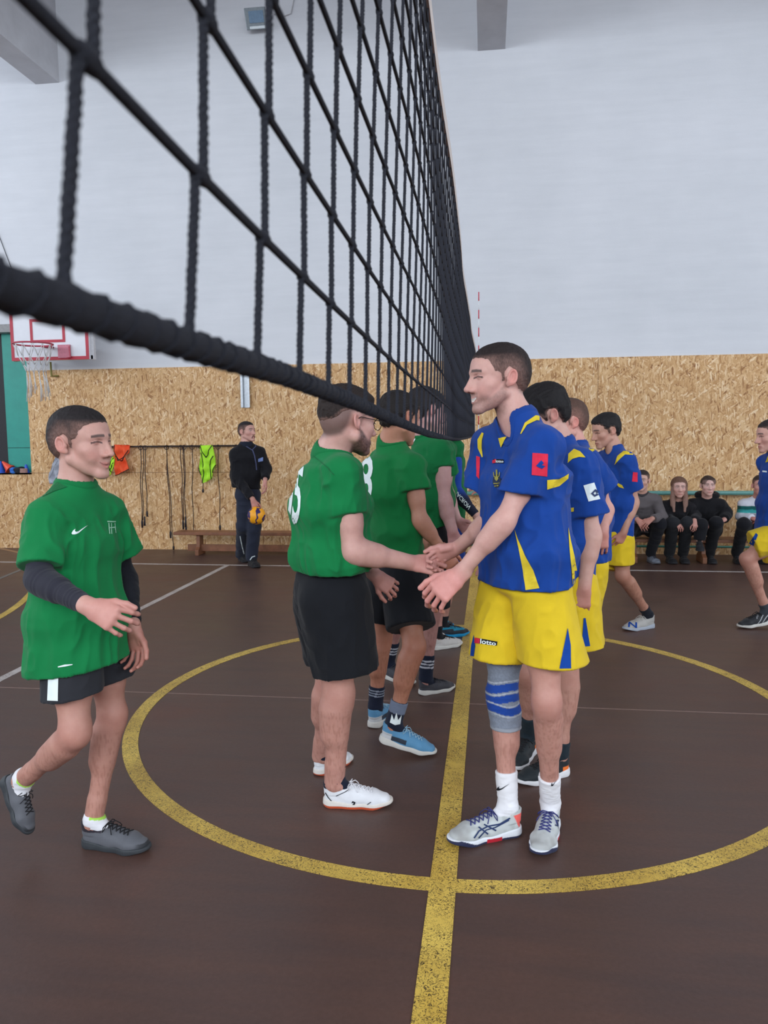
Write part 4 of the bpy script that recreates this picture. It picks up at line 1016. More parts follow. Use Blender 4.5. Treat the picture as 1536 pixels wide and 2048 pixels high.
def text_loops(txt, bold=True):
    cu = bpy.data.curves.new('t', 'FONT'); cu.body = txt; cu.resolution_u = 3; cu.align_x = 'CENTER'; cu.align_y = 'CENTER'; cu.offset = 0.02 if bold else 0
    ob = bpy.data.objects.new('t', cu); COL.objects.link(ob); dg = bpy.context.evaluated_depsgraph_get(); me = bpy.data.meshes.new_from_object(ob.evaluated_get(dg))
    V = [tuple(v.co[:2]) for v in me.vertices]; cnt = {}
    for p in me.polygons:
        vs_ = list(p.vertices)
        for i in range(len(vs_)): e = (vs_[i], vs_[(i+1) % len(vs_)]); k = tuple(sorted(e)); cnt[k] = cnt.get(k, 0)+1
    key = {}
    def kk(i): q = (round(V[i][0], 4), round(V[i][1], 4)); return key.setdefault(q, i)
    nb = {}
    for (a, b), n in cnt.items():
        if n == 1: a, b = kk(a), kk(b); nb.setdefault(a, []).append(b); nb.setdefault(b, []).append(a)
    loops = []; seen = set()
    for s_ in nb:
        if s_ in seen: continue
        l = [s_]; seen.add(s_); c = s_
        while True:
            nx = [q for q in nb[c] if q not in seen]
            if not nx: break
            c = nx[0]; seen.add(c); l.append(c)
        if len(l) > 2: loops.append([V[i] for i in l])
    bpy.data.objects.remove(ob); bpy.data.curves.remove(cu); bpy.data.meshes.remove(me)
    a = np.array([p for l in loops for p in l]); lo, hi = a.min(0), a.max(0)
    return [[((p[0]-lo[0])/(hi[0]-lo[0]), (p[1]-lo[1])/(hi[1]-lo[1])) for p in l] for l in loops]
def text_px(txt, q, bold=True):   # q: pixel corners top-left, top-right, bottom-right, bottom-left
    tl, tr, br, bl = [A3(c) for c in q]
    return [[tuple((tl*(1-u)+tr*u)*v+(bl*(1-u)+br*u)*(1-v)) for u, v in l] for l in text_loops(txt, bold)]
# ================================================================== PEOPLE
SKIN = srgb(206, 160, 146)
def person(label, J, head, hair=None, skin=SKIN, shirt=None, shorts=None, feet=None, arm=(1, 1), leg=(1, 1), h=0.006, hf=0.003, chk='', hands=None, torso=(0.12, 0.08), necr=0.056, group=None, kneeback=None, extra=None, legtone=0.9):
    J = {k: A3(v) for k, v in J.items()}; side = unit(J['sR']-J['sL']); up = unit(J['chest']-J['pel'])
    if chk:
        d = lambda a, b: round(float(np.linalg.norm(J[a]-J[b])), 2)
        print(chk, 'uarm', d('sR', 'eR'), d('sL', 'eL'), 'farm', d('eR', 'wR'), d('eL', 'wL'), 'sh', d('sR', 'sL'), 'thigh', d('hipR', 'kR'), d('hipL', 'kL'), 'foot', [round(f.L, 2) for f in feet.values()], 'z', round(float(J['neck'][2]), 2), 'head', head.c.round(2), 'shank', [round(float(np.linalg.norm(J['k'+k]-feet[k].ankle())), 2) for k in feet])
    org = np.array((J['pel'][0], J['pel'][1], 0.0)); fwd = np.cross(up, side)      # facing
    fwd = np.array((-side[1], side[0], 0)) if True else fwd
    ops = [('u', seg(J['pel'], J['chest'], torso, (torso[0]*1.1, torso[1]*1.1), side), 0.05),
           ('u', seg(J['sL']*0.85+J['sR']*0.15, J['sR']*0.85+J['sL']*0.15, 0.045), 0.04),
           ('u', seg(J['neck'], J['sL']*0.7+J['neck']*0.3, 0.045, 0.035), 0.04), ('u', seg(J['neck'], J['sR']*0.7+J['neck']*0.3, 0.045, 0.035), 0.04)]
    hb = head.w((0, -0.022, -0.035)); ops += [('u', seg(J['neck']-up*0.03, hb, necr+0.006, necr), 0.03)]
    fine = [(head.c-0.125*head.s, head.c+0.14*head.s, hf)]
    for s, i in (('R', 0), ('L', 1)):
        if 'e'+s in J: ops += arm_ops(J['s'+s], J['e'+s], J['w'+s], arm[i])
        if hands and s in hands:
            hd = dict(hands[s]); ho, lo, hi = hand_ops(J['w'+s], hd.pop('d'), hd.pop('n'), s, **hd); ops += ho; fine.append((lo, hi, min(h, hf*1.35)))
        if feet and s in feet:
            ft = feet[s]; A = ft.ankle(); bk = -fwd if kneeback is None else A3(kneeback[s])
            ops += leg_ops(J['hip'+s], J['k'+s], A, leg[i], bk)
            ops.append(('u', seg(A-ft.u*0.02*ft.s, ft.p((0, 0.10, 0.035)), 0.028*ft.s, 0.02*ft.s), 0.03))
    ops.append(('u', head.prim(), 0.012))
    lo, hi = bounds(ops); ax = axes_for(lo, hi, h, fine); D = ev(ops, ax); V, Q = nets(D, ax)
    V = relax(V, Q, 1, 0.3) if h > 0.0055 else V
    c = np.tile(np.asarray(skin), (len(V), 1)); c = c*(0.93+0.10*vnoise(V*9, 3))[:, None]
    red = np.asarray(skin)*np.array((1.0, 0.74, 0.76))
    for s in 'RL':
        if hands and s in hands: dd = np.linalg.norm(V-(J['w'+s]+unit(hands[s]['d'])*0.09), axis=1); c = lerpc(c, red, hands[s].get('red', 0.55)*(1-sst(dd, 0.07, 0.14)) if 'red' in hands[s] else 0.55*(1-sst(dd, 0.07, 0.14)))
        if feet and s in feet:
            dd = np.linalg.norm(V-J['k'+s], axis=1); c = lerpc(c, red, 0.35*(1-sst(dd, 0.03, 0.09)))
            A = feet[s].ankle(); t = np.clip(((V-J['k'+s])@unit(A-J['k'+s]))/np.linalg.norm(A-J['k'+s]), 0, 1); low = (V[:, 2] < J['k'+s][2]-0.05) & (np.linalg.norm(V-(J['k'+s]+(A-J['k'+s])*t[:, None]), axis=1) < 0.08)
            c = lerpc(c, np.asarray(skin)*np.array((0.70, 0.62, 0.58)), 0.55*low*sst(vnoise(V*np.array((220, 220, 60)), 8), 0.45, 0.8))
    head.o.setdefault('skin', skin); c = head.paint(V, c)
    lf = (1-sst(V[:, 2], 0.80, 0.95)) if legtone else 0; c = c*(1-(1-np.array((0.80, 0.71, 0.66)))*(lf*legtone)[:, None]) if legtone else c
    if extra: c = extra(V, c)
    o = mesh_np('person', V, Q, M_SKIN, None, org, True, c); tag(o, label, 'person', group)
    R = dict(o=o, org=org, side=side, up=up, fwd=fwd, J=J, body=(V, Q), head=head, h=h)
    if hair: head.hair(o, org, res=max(0.0028, hf), **{k: v for k, v in hair.items()})
    if shirt: dress_shirt(R, **shirt)
    if shorts: dress_shorts(R, **shorts)
    return R
def dress_shirt(R, st, hem, col, cuff, sr=(0.066, 0.076), hemn=None, neck=0.066, vneck=None, fold=0.009, name='t_shirt', seed=1, colr=None, h=None, collar=None, colw=0.012, label=None, cutn=None, elb=None, armr=0.05, trap=0.062, side=None, hi=None):
    J, sd, up = R['J'], R['side'] if side is None else side, R['up']; h = h or R['h']; hemn = -up if hemn is None else A3(hemn)
    T = []
    for i in range(len(st)-1):
        (c0, a0, b0), (c1, a1, b1) = st[i], st[i+1]; T.append(('u', seg(c0, c1, (a0, b0), (a1, b1), sd, c=0.045), 0.07))
    nk = J['neck']; T.append(('u', seg(J['sL'], J['sR'], 0.058), 0.05))
    for s in 'LR': T.append(('u', seg(nk-up*0.018, J['s'+s], trap, 0.054), 0.045))
    T.append(('c', hem, hemn)); ops = [('g', T, 0)]
    for s in 'LR':
        if cuff.get(s) is None: continue
        if elb and s in elb:       # long sleeve over the elbow
            e, w, r2 = J['e'+s], A3(cuff[s]), elb[s]; d = unit(w-e)
            ops.append(('g', [('u', seg(J['s'+s], e, sr[0], sr[1]), 0.02), ('u', seg(e, w+d*0.04, sr[1], r2), 0.03), ('c', w, d)], 0.03))
        else:
            cf = A3(cuff[s]); d = unit(cf-J['s'+s]); n = d if not (cutn and s in cutn) else A3(cutn[s])
            ops.append(('g', [('u', seg(J['s'+s], cf+d*0.05, sr[0], (sr[1]*1.0, sr[1]*0.86), np.cross(d, sd)), 0.03), ('c', cf, n)], 0.025))
    lo, hi_ = bounds(ops); ax = axes_for(lo, hi_, h)
    S = ev(ops, ax); hd = R['head']; hb = hd.w((0, -0.022, -0.035)); dn = unit(hb-nk)
    hole = [('u', seg(nk-up*0.02, hb+dn*0.1, neck, neck+0.01), 0)]
    if vneck is not None:
        v = A3(vneck); m = (nk+v)/2; hole.append(('u', seg(nk+R['fwd']*0.035, v+R['fwd']*0.01, 0.050, 0.004), 0.004)); hole.append(('u', seg(nk+R['fwd']*0.085+up*0.03, v+R['fwd']*0.05, 0.050, 0.003), 0.004))
    H = ev(hole, ax); D = np.maximum(S, -H)
    f = drape(sd, up, hem, fold, seed=seed)
    def ff(V, N):
        a = f(V, N); fl = 1-np.abs(N@up)**2
        for s in 'LR':
            d = np.linalg.norm(V-(J['s'+s]-up*0.06), axis=1); q = V*np.array((20, 20, 26))+seed
            a = a+fl*(1-sst(d, 0.05, 0.24))*fold*0.9*(ridge(q*np.array((1, 1, 0.6)), seed+2, 2)-0.4)
        return a*sst(np.linalg.norm(V-nk, axis=1), 0.10, 0.17)
    o, m = garment(name, D, ax, R['o'], R['org'], col, ff, label=label); R['shirt'] = m; R['shirt_o'] = o
    if collar is not None:
        l2, h2 = bounds(hole); l2 = np.maximum(l2-0.02, lo); h2 = np.minimum(h2+0.02, hi_+0.03); ax2 = axes_for(l2, h2, max(0.0032, h*0.6)); S2 = ev(ops, ax2); H2 = ev(hole, ax2)
        C = np.maximum(np.maximum(H2-colw, S2-0.0035), -H2+0.0005); garment('collar', C.astype(f32), ax2, o, R['org'], np.asarray(collar)*0.9, None)
    return R
def dress_shorts(R, col, cuff, top, low=None, r0=0.115, r1=0.125, a=0.165, b=0.12, fold=0.012, seed=5, name='shorts', cutn=None, h=None, side=None, tz=0.10, sect=1.0, label=None):
    J, sd, up = R['J'], R['side'] if side is None else side, R['up']; h = h or R['h']
    top = A3(top); pl = (J['hipL']+J['hipR'])/2; ops = [('g', [('u', seg(top, pl, (a*0.93, b*0.93), (a, b), sd, c=0.04), 0.03), ('c', top+up*tz, up)], 0)]
    for s in 'LR':
        if cuff.get(s) is None: continue
        cf = A3(cuff[s]); hp = J['hip'+s]; d = unit(cf-hp); n = d if not (cutn and s in cutn) else A3(cutn[s])
        ops.append(('g', [('u', seg(hp+d*0.02, cf+d*0.06, (r0*0.95, r0*sect), (r1, r1*sect), sd), 0.03), ('c', cf, n)], 0.02))
    lo, hi = bounds(ops); ax = axes_for(lo, hi, h); D = ev(ops, ax)
    f = drape(sd, up, min((A3(c) for c in cuff.values() if c is not None), key=lambda p: p[2]), fold, fx=11, fz=3.0, seed=seed, reach=0.45, lo=0.5, diag=0.35)
    o, m = garment(name, D, ax, R['o'], R['org'], col, f, label=label); R['shorts'] = m; R['shorts_o'] = o
    return R
def sock(R, s, foot, col, ln=0.10, r=0.036, bulge=1.1, label=None, name='sock', ll=0.02, h=None):
    J = R['J']; A = foot.ankle(); d = unit(J['k'+s]-A); B = A+d*ln
    ops = [('u', seg(A+d*0.02, B+d*0.05, r*0.96, r*bulge), 0.01), ('u', seg(A, foot.p((0, 0.055, 0.045)), min(r, 0.033), 0.024), 0.02), ('u', seg(A, foot.p((0, -0.02, 0.05)), min(r, 0.034), 0.024), 0.02), ('c', B, d)]
    ax = axes_for(*bounds(ops), h or max(0.0035, R['h']*0.7)); D = ev(ops, ax)
    def cf(V): return col((V-A)@d, V) if callable(col) else np.tile(np.asarray(col), (len(V), 1))
    o, m = garment(name, D, ax, R['o'], R['org'], cf, lambda V, N: 0.0022*(ridge(V*np.array((30, 30, 90)), 3, 2)-0.4), label=label); R['sock'+s] = m; return o
def stripes(base, st, lst):
    def fn(t, V):
        c = np.tile(np.asarray(base), (len(t), 1))
        for a, b in lst: c[(t > a) & (t < b)] = st
        return c
    return fn
def sleeve_tube(R, s, t0, t1, col, infl=0.0045, name='arm_sleeve', m=1.0, label=None):
    """tight sleeve over an arm from fraction t0 of the upper arm (0 = shoulder) to t1 of the forearm (1 = wrist)"""
    J = R['J']; S, El, W = J['s'+s], J['e'+s], J['w'+s]; a = S+(El-S)*t0; w = El+(W-El)*t1
    ops = arm_ops(S, El, W, m, infl=infl)+[('c', a, S-El), ('c', w, W-El)]
    ax = axes_for(*bounds(ops), 0.004); D = ev(ops, ax)
    fo = lambda V, N: 0.003*(ridge(((V-El)@frame((1, 0, 0), unit(W-El)).T)*np.array((8, 8, 60)), 4, 2)-0.3)
    o, m_ = garment(name, D, ax, R['o'], R['org'], col, fo, label=label); R['slv'+s] = m_; return o
GREEN = srgb(14, 122, 66); BLACK = srgb(22, 24, 29); BLUE = srgb(21, 66, 148); YELL = srgb(222, 190, 38); WHITE = srgb(232, 232, 236); NAVY = srgb(26, 32, 50)
M_BLUE = mat_plain('blue_panel', BLUE, 0.85, nscale=14, spec=0.15); M_YP = mat_plain('yellow_panel', srgb(222, 196, 56), 0.85, nscale=14, spec=0.15)
M_PRT = mat_plain('white_print', srgb(226, 236, 236), 0.7, spec=0.2, namp=0.03); M_BPR = mat_plain('black_print', srgb(24, 26, 34), 0.7, spec=0.2); M_NPR = mat_plain('navy_print', srgb(30, 50, 92), 0.7)
M_RPR = mat_plain('red_print', srgb(214, 44, 70), 0.75, spec=0.2); M_GDK = mat_plain('dark_green_print', srgb(12, 96, 52), 0.85); M_GRY = mat_plain('grey_print', srgb(150, 196, 168), 0.7)
SWOOSH = [(0.0, 0.95), (0.10, 0.62), (0.24, 0.42), (0.20, 0.66), (0.26, 0.78), (0.40, 0.72), (1.0, 0.0), (0.42, 0.90), (0.22, 1.06), (0.06, 1.08)]
def place(shape, x0, y0, x1, y1, sk=0): return [[(x0+(x1-x0)*u+sk*v, y0+(y1-y0)*v) for u, v in shape]]
def ell(cx, cy, rx, ry, n=20, a0=0): return [(cx+rx*math.cos(a0+2*math.pi*i/n), cy+ry*math.sin(a0+2*math.pi*i/n)) for i in range(n)]
def band(pts, w):                # a stroke of pixel width w (number or list) along pts
    p = [A3(q) for q in pts]; n = len(p); L = []; R_ = []
    for i in range(n):
        t = unit(np.append(p[min(n-1, i+1)]-p[max(0, i-1)], 0))[:2]; q = np.array((-t[1], t[0])); ww = (w[i] if hasattr(w, '__len__') else w)/2
        L.append(tuple(p[i]+q*ww)); R_.append(tuple(p[i]-q*ww))
    return L+R_[::-1]
def yw(deg): return np.array((math.cos(math.radians(deg)), math.sin(math.radians(deg)), 0.0))

def dress_pants(R, col, top, hem, rt=0.088, rk=0.066, rh=0.062, a=0.155, b=0.115, fold=0.008, name='trousers', h=None, seed=3):
    J, sd, up = R['J'], R['side'], R['up']; h = h or R['h']; top = A3(top); pl = (J['hipL']+J['hipR'])/2
    ops = [('g', [('u', seg(top, pl, (a*0.92, b*0.92), (a, b), sd, c=0.05), 0.03)], 0)]
    for s in 'LR':
        hp, k, e = J['hip'+s], J['k'+s], A3(hem[s]); d = unit(e-k)
        ops.append(('g', [('u', seg(hp, k, rt, rk), 0.03), ('u', seg(k, e+d*0.05, rk, rh), 0.03), ('c', e, d)], 0.03))
    ax = axes_for(*bounds(ops), h); D = ev(ops, ax)
    o, m = garment(name, D, ax, R['o'], R['org'], col, lambda V, N: fold*(ridge(V*np.array((9, 9, 14)), seed, 2)-0.4))
    R['pants'] = m; R['pants_o'] = o; return R
# ---- the laughing player in green, walking in from the left (far leg planted, near leg swinging)
Y0 = float(G(230, 1697)[1])
fL = Foot(G(166, 1688), G(303, 1702), side='L'); fR = Foot(P(6, 1553, Y0-0.02), P(52, 1672, Y0-0.06), up=(0.9, -0.1, 0.35), side='R')
hd = Head(P(163, 888, Y0+0.0), -10, -2, 2, 1.10, smile=1, eyes='squint', fade=0.8, ear=0.6)
pel = P(168, 1222, Y0+0.02)
p1 = person('laughing young man in a green jersey and grey shorts stepping in from the left edge',
    dict(pel=pel, chest=P(150, 1075, Y0), neck=P(150, 972, Y0+0.01), sR=P(94, 1036, Y0-0.12), sL=P(212, 1024, Y0+0.14), eR=P(76, 1158, Y0-0.24), wR=P(180, 1214, Y0-0.38),
         eL=P(247, 1150, Y0+0.22), wL=P(268, 1256, Y0+0.06), hipR=P(140, 1240, Y0-0.06), hipL=P(200, 1240, Y0+0.08), kR=P(150, 1468, Y0-0.16), kL=P(224, 1432, Y0+0.07)),
    hd, dict(style='buzz', col=srgb(38, 34, 36), h=0.0045, top=0.007), hands=dict(R=dict(d=yw(8)+A3((0, -0.15, -0.45)), n=yw(250)+A3((0, 0, 0.55)), curl=(38, 34, 22), thumb=(0.85, 0.5, -0.1), spread=5, s=1.08), L=dict(d=(0.08, 0, -1), n=yw(80), curl=(25, 30, 25), s=1.0)),
    feet=dict(R=fR, L=fL), h=0.0052, hf=0.0026, chk='P1', leg=(1.0, 0.98), kneeback=dict(R=(-0.4, 0, -0.9), L=(-0.9, 0, 0)),
    shirt=dict(st=[(P(160, 1372, Y0-0.05), .198, .168), (P(156, 1230, Y0-0.02), .182, .142), (P(150, 1085, Y0), .172, .112), (P(152, 1020, Y0+0.01), .135, .080)], hem=P(160, 1321, Y0), hemn=(0.10, 0, -1), col=GREEN,
               cuff=dict(R=P(80, 1134, Y0-0.21), L=P(248, 1108, Y0+0.20)), sr=(0.062, 0.084), neck=0.063, fold=0.018, trap=0.066, collar=GREEN, seed=3),
    shorts=dict(col=srgb(44, 45, 50), top=P(168, 1230, Y0), cuff=dict(R=P(146, 1388, Y0-0.13), L=P(214, 1362, Y0+0.075)), r0=0.104, r1=0.106, a=0.140, b=0.10, cutn=dict(R=(0.12, 0, -1), L=(0.25, 0, -1)), fold=0.007))
M_DG = mat_plain('sole_charcoal', srgb(52, 56, 60), 0.6); M_LB = mat_plain('black_lace', srgb(22, 22, 26), 0.7)
def pt_grey(V):
    c = np.tile(srgb(96, 98, 104), (len(V), 1)); c[(V[:, 2] > 0.070) & (V[:, 1] < 0.02)] = srgb(46, 40, 48)
    c = lerpc(c, srgb(52, 54, 58), sst(V[:, 1], 0.15, 0.18)*(V[:, 2] < 0.04)); return c
for s, ft in (('R', fR), ('L', fL)):
    ft.build(p1['o'], p1['org'], None, M_DG, M_LB, paint=pt_grey)
    def sc_(t, V): c = np.tile(WHITE, (len(t), 1)); c[(t > 0.017) & (V[:, 0] > ft.ankle()[0])] = srgb(170, 220, 90); return c
    sock(p1, s, ft, sc_, 0.025, 0.037)
for s in 'RL': sleeve_tube(p1, s, 0.35, 0.91, srgb(46, 46, 56) if s == 'R' else srgb(30, 31, 38), 0.006)
sf = Skin_([p1['shirt']]); so = p1['shirt_o']
decal('logo', place(SWOOSH, 143, 1050, 176, 1068), sf, M_PRT, so, p1['org'], 3)
decal('emblem', [band([(214, 1043), (231, 1043)], 2.5), band([(217, 1046), (219, 1068)], 2.0), band([(222, 1046), (223, 1068)], 1.5), band([(219, 1056), (231, 1055)], 2.0), band([(229, 1046), (231, 1066)], 1.5)], sf, M_GRY, so, p1['org'], 3, union=True)
decal('tag_print', [band([(116, 1334), (130, 1331), (145, 1329)], [2, 4, 1.5])], sf, M_PRT, so, p1['org'], 3)
decal('shoulder_panel', [[(104, 958), (134, 974), (108, 983), (84, 994), (66, 1000), (76, 984), (88, 970)]], sf, M_GDK, so, p1['org'], 6)
decal('stripe', [[(97, 1350), (117, 1351), (116, 1402), (95, 1401)]], Skin_([p1['shorts']]), M_PRT, p1['shorts_o'], p1['org'], 4)

# ---- the bearded player in green no. 15 with glasses
Y0 = float(G(715, 1615)[1]); HSY = 3.08      # depth of the handshake
fR = Foot(G(646, 1609), G(786, 1611), side='R'); fL = Foot(G(631, 1552), G(700, 1516), side='L')
hd = Head(P(696, 845, Y0+0.02), 44, -6, 0, 1.13, fat=0.006, beard=0.92, fade=0.72, hairc=srgb(60, 50, 48), mus=0.7)
p15 = person('bearded man with glasses in green jersey shaking hands under the net',
    dict(pel=P(662, 1175, Y0+0.05), chest=P(658, 1010, Y0+0.04), neck=P(662, 900, Y0+0.03), sR=P(686, 950, Y0-0.09), sL=P(655, 940, Y0+0.22), eR=P(706, 1102, Y0-0.10), wR=P(826, 1126, HSY),
         eL=P(690, 1090, Y0+0.32), wL=P(752, 1152, Y0+0.25), hipR=P(668, 1190, Y0-0.02), hipL=P(655, 1190, Y0+0.14), kR=P(676, 1392, Y0-0.02), kL=P(660, 1370, Y0+0.22)),
    hd, dict(style='short', col=srgb(46, 38, 36), h=0.004, top=0.016, line=[(0.30, 0.072), (0.085, 0.072), (0.060, 0.066), (0.047, 0.056), (0.030, 0.052), (-0.03, 0.046), (-0.07, 0.03), (-0.095, 0.0), (-0.3, -0.02), (-0.30, 0.4), (0.30, 0.4)]),
    hands=dict(R=dict(d=(0.98, 0.04, -0.10), n=(0.0, -0.85, 0.5), curl=(30, 75, 55), thumb=(0.9, 0.25, 0.1), tcurl=25, spread=1, s=1.08, fan=3), L=dict(d=(0.75, 0.2, -0.6), n=(0.3, -0.8, 0.2), curl=(30, 35, 25), s=1.0)),
    feet=dict(R=fR, L=fL), h=0.0052, hf=0.0027, chk='P15', arm=(1.28, 1.2), leg=(1.22, 1.2), necr=0.066, skin=srgb(212, 166, 154), torso=(0.14, 0.11),
    shirt=dict(st=[(P(664, 1190, Y0+0.05), .180, .138), (P(664, 1110, Y0+0.05), .190, .150), (P(661, 1010, Y0+0.04), .198, .152), (P(655, 940, Y0+0.04), .160, .115)], hem=P(665, 1141, Y0), hemn=(0.0, 0, -1), col=GREEN,
               cuff=dict(R=P(693, 1026, Y0-0.10), L=P(672, 1020, Y0+0.27)), sr=(0.078, 0.080), neck=0.072, fold=0.019, trap=0.066, collar=GREEN, seed=7),
    shorts=dict(col=BLACK, top=P(662, 1150, Y0+0.05), cuff=dict(R=P(690, 1341, Y0-0.04), L=P(672, 1318, Y0+0.2)), r0=0.150, r1=0.132, a=0.185, b=0.155, cutn=dict(R=(0.10, 0, -1), L=(0.1, 0, -1)), fold=0.012, tz=0.02))
M_GUM = mat_plain('gum_sole', srgb(206, 92, 52), 0.6)
def pt_white(V):
    c = np.tile(srgb(226, 228, 232), (len(V), 1)); c[np.abs(V[:, 2]-(0.062+0.25*np.maximum(V[:, 1]-0.0, 0)*0.2)) < 0.0]= srgb(40, 44, 54); c[(V[:, 2] > 0.078) & (V[:, 1] < -0.0) & (np.abs(V[:, 0]) < 0.028)] = srgb(30, 34, 50); return c
def so_white(V): c = np.tile(srgb(220, 214, 206), (len(V), 1)); c[(V[:, 2] < 0.011)] = srgb(196, 84, 50); return c
for s, ft in (('R', fR), ('L', fL)):
    q = ft.build(p15['o'], p15['org'], None, None, mat_plain('white_lace', srgb(224, 224, 228), 0.7), paint=pt_white, solepaint=so_white)
    if s == 'R':
        sf = Skin_([ft.mesh])
        decal('logo', [[(703, 1606), (705, 1602), (711, 1604), (709, 1610), (703, 1612), (707, 1616), (703, 1615), (700, 1611), (706, 1608), (708, 1605)]], sf, M_BPR, q, p15['org'], 2)
        decal('line_print', [band([(651, 1585), (656, 1594), (664, 1603)], 1.6), band([(712, 1618), (730, 1612), (742, 1604)], 1.3), band([(672, 1592), (690, 1584), (700, 1578)], 1.3)], sf, M_BPR, q, p15['org'], 2)
    sock(p15, s, ft, NAVY, 0.085, 0.041, 1.15)
sf = Skin_([p15['shirt']]); so = p15['shirt_o']
decal('number', text_px('1', [(588, 925), (593, 928), (582, 1030), (577, 1020)]), sf, M_PRT, so, p15['org'], 3, label='first digit of the white back number 15')
decal('number', text_px('5', [(594, 922), (609, 934), (597, 1054), (583, 1044)]), sf, M_PRT, so, p15['org'], 3, label='second digit of the white back number 15')
decal('neck_emblem', [ell(608, 903, 7, 10, 14), ell(608, 903, 4.5, 7, 12)], sf, M_GRY, so, p15['org'], 3)
decal('seam', [band([(627, 912), (655, 935), (668, 950)], 1.6)], sf, M_GDK, so, p15['org'], 4)
# glasses
hd = p15['head']; M_GL = mat_plain('wire_frame', srgb(48, 42, 40), 0.3, 0.8)
mb = MB()
for s in (1, -1):
    mb.tube([hd.w((s*0.031+0.023*math.cos(a), 0.112-0.004*abs(math.cos(a)), 0.004+0.021*math.sin(a))) for a in np.linspace(0, 2*math.pi, 24, endpoint=False)], 0.0016, 6, closed=True)
    mb.tube([hd.w((s*0.054, 0.108, 0.010)), hd.w((s*0.074, 0.085, 0.013)), hd.w((s*0.081, 0.0, 0.018)), hd.w((s*0.083, -0.012, 0.012))], 0.0018, 6)
mb.tube([hd.w((-0.009, 0.115, 0.006)), hd.w((0, 0.118, 0.010)), hd.w((0.009, 0.115, 0.006))], 0.0015, 6)
mb.build('glasses', M_GL, p15['o'], p15['org'], smooth=True)

# ---- the tall player in blue and yellow
Y0 = float(G(1040, 1675)[1])
fR = Foot(G(1042, 1664), G(888, 1688), side='R', size=0.31); fL = Foot(G(1104, 1644), G(1086, 1703), side='L', size=0.29)
hd = Head(P(996, 759, Y0+0.03), 203, -3, 0, 1.10, smile=1, open=1, eyes='squint', fade=0.72, beard=0.42, ear=0.9)
b1 = person('tall laughing player in blue jersey and yellow shorts with a grey knee brace shaking hands',
    dict(pel=P(1048, 1160, Y0+0.02), chest=P(1048, 960, Y0+0.03), neck=P(1037, 838, Y0+0.03), sR=P(980, 890, Y0+0.18), sL=P(1084, 892, Y0-0.10), eR=P(985, 1036, Y0+0.09), wR=P(914, 1096, HSY+0.02),
         eL=P(1010, 1040, Y0-0.17), wL=P(918, 1150, Y0-0.14), hipR=P(1015, 1175, Y0+0.08), hipL=P(1080, 1175, Y0-0.04), kR=P(1005, 1392, Y0+0.06), kL=P(1094, 1405, Y0-0.08)),
    hd, dict(style='buzz', col=srgb(44, 36, 36), h=0.0042, top=0.004), skin=srgb(214, 168, 156),
    hands=dict(R=dict(d=(-0.90, 0.0, -0.42), n=(-0.2, 0.9, 0.45), curl=(25, 60, 45), thumb=(0.85, 0.35, 0.2), spread=1, s=1.05), L=dict(d=(-0.72, -0.1, -0.62), n=(-0.25, -0.85, 0.35), curl=(34, 34, 24), thumb=(0.8, 0.5, -0.1), spread=3, s=1.25, red=0.9)),
    feet=dict(R=fR, L=fL), h=0.0052, hf=0.0026, chk='B1', arm=(1.0, 1.0), leg=(0.98, 0.98), kneeback=dict(R=(0.8, 0.5, 0), L=(0.3, 0.9, 0)),
    shirt=dict(st=[(P(1052, 1230, Y0+0.02), .215, .150), (P(1050, 1100, Y0+0.02), .205, .142), (P(1048, 960, Y0+0.03), .190, .130), (P(1040, 905, Y0+0.03), .150, .090)], hem=P(1050, 1167, Y0), hemn=(0.02, 0, -1), col=BLUE,
               cuff=dict(R=P(970, 985, Y0+0.14), L=P(1042, 985, Y0-0.14)), sr=(0.070, 0.088), neck=0.066, vneck=P(1003, 896, Y0-0.09), fold=0.018, trap=0.070, collar=BLUE, colw=0.016, seed=11, cutn=dict(L=(-0.15, 0, -1), R=(-0.3, 0, -1))),
    shorts=dict(col=YELL, top=P(1048, 1165, Y0+0.02), cuff=dict(R=P(1000, 1312, Y0+0.07), L=P(1106, 1322, Y0-0.06)), r0=0.112, r1=0.126, a=0.168, b=0.115, cutn=dict(R=(-0.05, 0, -1), L=(0.0, 0, -1)), fold=0.011, sect=1.0, tz=0.02))
def brace():
    J = b1['J']; K = J['kR']; A = fR.ankle(); H = J['hipR']; top = P(1005, 1318, Y0+0.06); bot = P(1005, 1456, Y0+0.05); d = unit(bot-top)
    ops = leg_ops(H, K, A, 0.98, (0.8, 0.5, 0), infl=0.006)+[('c', top, -d), ('c', bot, d)]; ax = axes_for(*bounds(ops), 0.0035); D = ev(ops, ax); Lb = np.linalg.norm(bot-top)
    def col(V):
        t = (V-top)@d/Lb; q = V-K; w = 0.02*np.sin(V[:, 0]*38+1.0); c = np.tile(srgb(128, 136, 150), (len(V), 1)); c = c*(0.82+0.3*vnoise(V*260, 2))[:, None]
        c[(np.abs(t-0.02) < 0.018)] = srgb(30, 68, 150); c[t > 0.95] = srgb(150, 156, 166)
        for t0 in (0.375, 0.53, 0.68): c[np.abs(t-t0-w*(1 if t0 < 0.6 else -1.3)) < 0.055] = srgb(30, 68, 150)
        for t0 in (0.29, 0.455, 0.61, 0.755): c[np.abs(t-t0-w*(1 if t0 < 0.6 else -1.3)) < 0.010] = srgb(170, 176, 186)
        return c
    garment('knee_brace', D, ax, b1['o'], b1['org'], col, lambda V, N: 0.002*(ridge(V*np.array((20, 20, 70)), 3, 2)-0.4), label='grey and blue elastic knee brace')
brace()
